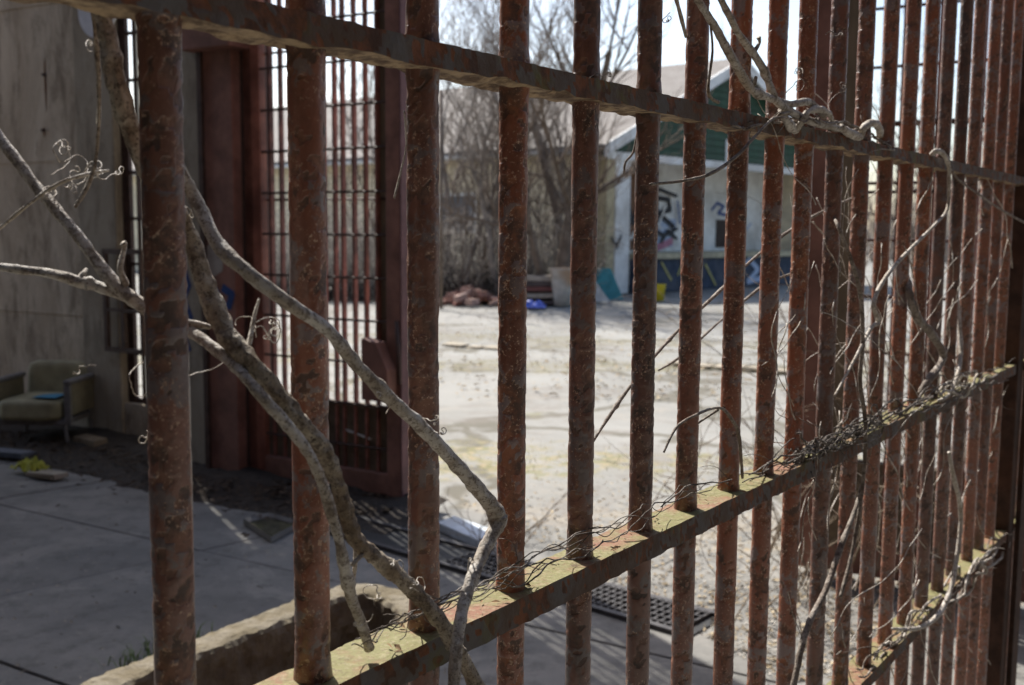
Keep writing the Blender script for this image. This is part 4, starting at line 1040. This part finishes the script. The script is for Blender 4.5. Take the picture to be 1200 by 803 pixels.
t1 = make_tree('bare tree with a thick dark trunk in front of the pale warehouse wall', gx(652, 23), 9, 1, TB[1], .17)
t2 = make_tree('slim bare tree left of the thick dark trunked tree', gx(563, 24), 8, 2, TB[0], .09)
t3 = make_tree('bare tree with a dark trunk close beside the thick one', gx(668, 23.6), 8.5, 3, TB[1], .13, .06)
t4 = make_tree('slim grey bare tree at the left end of the yard behind the third bar', gx(528, 26), 9, 4, TB[0], .10)
lab = ['tall bare tree behind the warehouse roof at the left', 'bare tree behind the middle of the warehouse roof', 'bare tree beyond the ridge of the green gable', 'slender bare tree in the scrub left of the warehouse', 'bare tree seen through the upper bars of the left gate leaf', 'bare tree behind the lock side of the left gate leaf', 'bare tree seen through the right gate leaf', 'small bare tree at the right beyond the gate', 'bare tree at the far right behind the last fence bars', 'leafless tree rising behind the roof between the third and fourth bars', 'slim leafless tree beside the warehouse corner']
spots = [(610, 46, 1.25, 0, t1), (690, 50, 1.2, 1, t2), (770, 54, 1.25, 2, t3), (600, 24.5, .75, 3, t2), (395, 36, 1.1, 4, t4), (425, 30, .9, 5, t2), (1075, 38, 1.0, 6, t3), (1120, 30, .6, 7, t2), (1165, 48, 1.1, 8, t1), (552, 44, 1.35, 9, t4), (688, 24.4, .7, 10, t4)]
lab += ['thin dark bare tree just left of the thick dark trunked tree', 'crooked bare tree among the brambles between the third and fourth bars', 'thin bare tree among the brambles right of the third bar']
spots += [(636, 22.8, .8, 11, t3), (588, 23.2, .85, 12, t2), (545, 23.4, .75, 13, t4)]
for i, (px, Y, s_, li, src) in enumerate(spots):
    dup(src, gx(px, Y), 1.3*i+.5, lab[li], (s_, s_, s_))
# bramble thicket at the foot of the warehouse wall
rg = random.Random(8); mb = MB()
for _ in range(1700):
    px = rg.uniform(318, 700) if rg.random() < .9 else rg.uniform(250, 330); Y = rg.uniform(23.0, 26.2); p = gx(px, Y); h = rg.uniform(.4, 2.2)*(1-.35*max(0, (px-640)/60) if px > 640 else 1); an = rg.uniform(0, 6.3); d = Vector((math.cos(an), math.sin(an), 0)); pts = []
    for k in range(6):
        u = k/5; pts.append(p + d*(h*.75*u) + Vector((rg.gauss(0, .06), rg.gauss(0, .06), h*math.sin(u*2.0)*.95)))
    mb.tube(pts, [.011*(1-.7*k/5) for k in range(6)], 3, False)
tag(mb.build('bramble_thicket', TW2, None, gx(560, 24), smooth=True), 'mass of grey leafless brambles at the foot of the warehouse wall', 'brambles', None, 'stuff')
rg = random.Random(9); mb = MB()  # dark low stems: shade under the brambles put into their colour
for _ in range(700):
    px = rg.uniform(318, 668); Y = rg.uniform(22.8, 24.5); p = gx(px, Y); h = rg.uniform(.25, .95)*(.6+.7*abs(noise.noise(Vector((px*.03, 0, 0))))); an = rg.uniform(0, 6.3); d = Vector((math.cos(an), math.sin(an), 0)); pts = []
    for k in range(5): u = k/4; pts.append(p + d*(h*.8*u) + Vector((rg.gauss(0, .05), rg.gauss(0, .05), h*math.sin(u*2.1))))
    mb.tube(pts, [.02*(1-.6*k/4) for k in range(5)], 3, False)
tag(mb.build('shade_brush', plain('shade_brush_stem', (.055, .046, .042), .9, .35, 10), None, gx(540, 23.5), smooth=True), 'low brush coloured dark for the shade at the foot of the grey brambles', 'brush', None, 'stuff')
rg = random.Random(77); mb = MB()
for _ in range(95):
    px = rg.uniform(505, 702) if rg.random() < .8 else rg.uniform(380, 470); Y = rg.uniform(22.9, 25.6); p = gx(px, Y); h = rg.uniform(2.2, 5.2); d = Vector((rg.gauss(0, .12), rg.gauss(0, .1), 1)); pts = [p]; r_ = rg.uniform(.010, .026)
    for k in range(7):
        d = (d+Vector((rg.gauss(0, .13), rg.gauss(0, .1), .05))).normalized(); pts.append(pts[-1]+d*h/7)
        if k > 1:
            for _k in range(2):
                e = (d+Vector((rg.gauss(0, .6), rg.gauss(0, .5), rg.gauss(.1, .3)))).normalized(); q0 = pts[-1]; mb.tube([q0, q0+e*h*.09, q0+e*h*.17+Vector((0, 0, .05))], [r_*.5, r_*.35, .003], 3, False)
    mb.tube(pts, [r_*(1-.75*k/7) for k in range(8)], 4, False)
tag(mb.build('sapling_thicket', TB[1], None, gx(600, 24), smooth=True), 'dense stand of thin bare saplings and vines before the warehouse wall', 'saplings', None, 'stuff')
# far hedge line of bare scrub
mb = MB(); rg = random.Random(18)
for _ in range(2600):
    px = rg.uniform(60, 1400); Y = rg.uniform(58, 75); p = gx(px, Y); h = rg.uniform(1.5, 6.5); pts = [p]; d = Vector((rg.gauss(0, .25), rg.gauss(0, .25), 1))
    for k in range(4): d = d+Vector((rg.gauss(0, .25), rg.gauss(0, .2), 0)); pts.append(pts[-1]+d.normalized()*h/4)
    mb.tube(pts, [.05*(1-.75*k/4) for k in range(5)], 3, False)
tag(mb.build('far_scrub', TB[0], None, gx(700, 65), smooth=True), 'far belt of leafless scrub along the horizon', 'scrub', None, 'stuff')

# ------------------------------------------------------------------ rubbish by the warehouse
def lump(mb, c, s_, rg, sq=.7):
    q = []
    for z in (0, 1):
        for (x, y) in ((-1, -1), (1, -1), (1, 1), (-1, 1)):
            q.append(c + Vector((x*s_*rg.uniform(.6, 1), y*s_*rg.uniform(.5, 1)*sq, z*s_*rg.uniform(.6, 1.1))))
    mb.hexa(q)
rg = random.Random(31)
heap = thing('brick_heap', 'heap of broken red bricks in front of the brambles', 'rubble', G(545, 338))
RB = [plain('red_brick', (.27, .13, .10), .9, .35, 8, (.22, .15, .12), .6), plain('pink_brick', (.40, .26, .215), .9, .3, 8, (.27, .2, .17), .6)]
for i in range(170):
    px = rg.gauss(545, 26); px = max(512, min(585, px)); p = gx(px, 23+rg.gauss(0, .6)); hmax = max(.02, .34-abs(px-552)/100)
    p.z = rg.random()*hmax; an = rg.uniform(0, 3.1)
    b = MB(); f_ = lambda x, y, z: p + Vector((x*math.cos(an)-y*math.sin(an), x*math.sin(an)+y*math.cos(an), z+.25*x*math.sin(an*3)))
    s_ = rg.uniform(.5, 1.25); b.box(-.12*s_, .12*s_, -.07*s_, .07*s_, -.01, .09*s_, f_, .012).build('brick', RB[i % 2], heap, heap.location)
def sheet(name, label, cat, px, py, Y, wd, dp, h, mat, seed):
    b0 = gx(px, Y); mb = MB(); n = 16
    for j in range(n+1):
        for i in range(n+1):
            u, v_ = i/n*2-1, j/n*2-1; e = max(0, 1-max(abs(u), abs(v_))**3)
            mb.v.append(b0+Vector((u*wd*(1+.2*noise.noise(Vector((u, v_, seed)))), v_*dp, .02+h*e*(.55+.6*noise.noise(Vector((u*2.6, v_*2.6, seed)))))))
    for j in range(n):
        for i in range(n): k = j*(n+1)+i; mb.f.append((k, k+1, k+n+2, k+n+1))
    return tag(mb.build(name, mat, None, b0, smooth=True), label, cat)
sheet('tarpaulin', 'crumpled bright blue tarpaulin on the ground by the stacked boards', 'tarpaulin', 625, 350, 21.5, .27, .3, .18, plain('blue_tarp', (.07, .11, .42), .45, .3, 8), 2)
st = thing('board_stack', 'low stack of weathered dark boards left of the rusty bin', 'boards', gx(636, 22.6))
b0 = st.location; wdm = [plain('dark_plank', (.08, .06, .055), .85, .3, 6), plain('grey_plank', (.34, .29, .24), .85, .2, 6), plain('red_plank', (.17, .07, .06), .85, .3, 6)]
for i, z in enumerate((.02, .16, .30, .42, .52)):
    MB().box(-.52+.05*rg.uniform(-1, 1), .46+.1*rg.uniform(-1, 1), -.4, .4, z, z+.09, lambda x, y, q: b0+Vector((x+.1*y, y, q+.04*x*(i % 2))), .01).build('board', wdm[i % 3], st, b0)
bn = gx(660, 22.2); mb = MB(); n = 18
for j, (r_, z) in enumerate(((.17, 0), (.21, .3), (.27, .75), (.29, .80), (.26, .80), (.2, .3))):
    for q in range(n): an = 6.2832*q/n; mb.v.append(bn+Vector((r_*math.cos(an), r_*math.sin(an), z)))
for j in range(5):
    for q in range(n): q2 = (q+1) % n; mb.f.append((j*n+q, j*n+q2, (j+1)*n+q2, (j+1)*n+q))
mb.f.append(tuple(range(n-1, -1, -1))); mb.f.append(tuple(5*n+q for q in range(n)))
tag(mb.build('bin', plain('stained_bin', (.42, .40, .36), .6, .2, 4, (.38, .19, .06), .8), None, bn, smooth=True), 'pale tapered bin with orange rust stains', 'bin')
tag(MB().box(-.22, .22, -.2, .2, 0, .62, lambda x, y, z: gx(676, 23)+Vector((x, y, z)), .02).build('crate', plain('navy_crate', (.03, .035, .06), .7, .2, 6), None, gx(676, 23), bevel=.02), 'dark navy crate right of the rusty bin', 'crate')
def lean(name, label, cat, px, Y, wd, h, tilt, mat, tri=False):
    b0 = gx(px, Y); mb = MB(); pol = [(-wd, 0), (wd, 0), (wd*.3, h), (-wd*.7, h)] if not tri else [(-wd, 0), (wd, 0), (-wd*.8, h)]
    mb.prism(pol, .03, lambda x, y, z: b0+Vector((x, z+y*tilt, y))); return tag(mb.build(name, mat, None, b0), label, cat)
lean('white_panel', 'white triangular panel leaning at the foot of the warehouse corner', 'panel', 699, 23.5, .33, .85, .3, MAT['white'], True)
lean('teal_panel', 'teal panel leaning beside the loading dock', 'panel', 711, 24.3, .42, .72, .25, plain('teal_paint', (.06, .26, .30), .6, .2, 6))
bn = gx(772, 24.0); mb = MB()
for j, (r_, z) in enumerate(((.15, 0), (.19, .36), (.20, .38), (.18, .38), (.13, .03))):
    for q in range(n): an = 6.2832*q/n; mb.v.append(bn+Vector((r_*math.cos(an), r_*math.sin(an), z)))
for j in range(4):
    for q in range(n): q2 = (q+1) % n; mb.f.append((j*n+q, j*n+q2, (j+1)*n+q2, (j+1)*n+q))
mb.f.append(tuple(range(n-1, -1, -1))); mb.f.append(tuple(4*n+q for q in range(n)))
tag(mb.build('bucket', plain('yellow_plastic', (.55, .45, .03), .5, .1, 8), None, bn, smooth=True), 'yellow bucket in front of the loading dock', 'bucket')
# slim pole by the yard
pl = gx(517, 21); tag(MB().tube([pl, pl+Vector((0, 0, 4.3))], .035, 8).build('pole', TB[1], None, pl, smooth=True), 'slim dark pole standing left of the brambles beside the third bar', 'pole')

# pale round lamp shade high on the wall at the top left
t, z = TW(113, 10, -.05); c0 = wp(t, -.05, z)
lamp = thing('lamp_shade', 'pale round lamp shade hanging high in front of the concrete wall at the top left', 'lamp', c0)
mb = MB(); n = 28
for j, (r_, y) in enumerate(((.19, 0), (.165, .03), (.11, .09), (.05, .13), (.02, .14))):
    for q in range(n): an = 6.2832*q/n; mb.v.append(c0 + WT*(r_*math.cos(an)) + Vector((0, 0, r_*math.sin(an))) + WN*(y*.9))
for j in range(4):
    for q in range(n): q2 = (q+1) % n; mb.f.append((j*n+q, j*n+q2, (j+1)*n+q2, (j+1)*n+q))
mb.f.append(tuple(range(n)))
mb.build('shade', plain('lamp_enamel', (.62, .62, .66), .5, .1, 8), lamp, c0, smooth=False)
MB().tube([wp(t, .06, z), wp(t, SB0+.02, z+.1)], .015, 8).build('bracket', MAT['steel_dark'], lamp, c0)
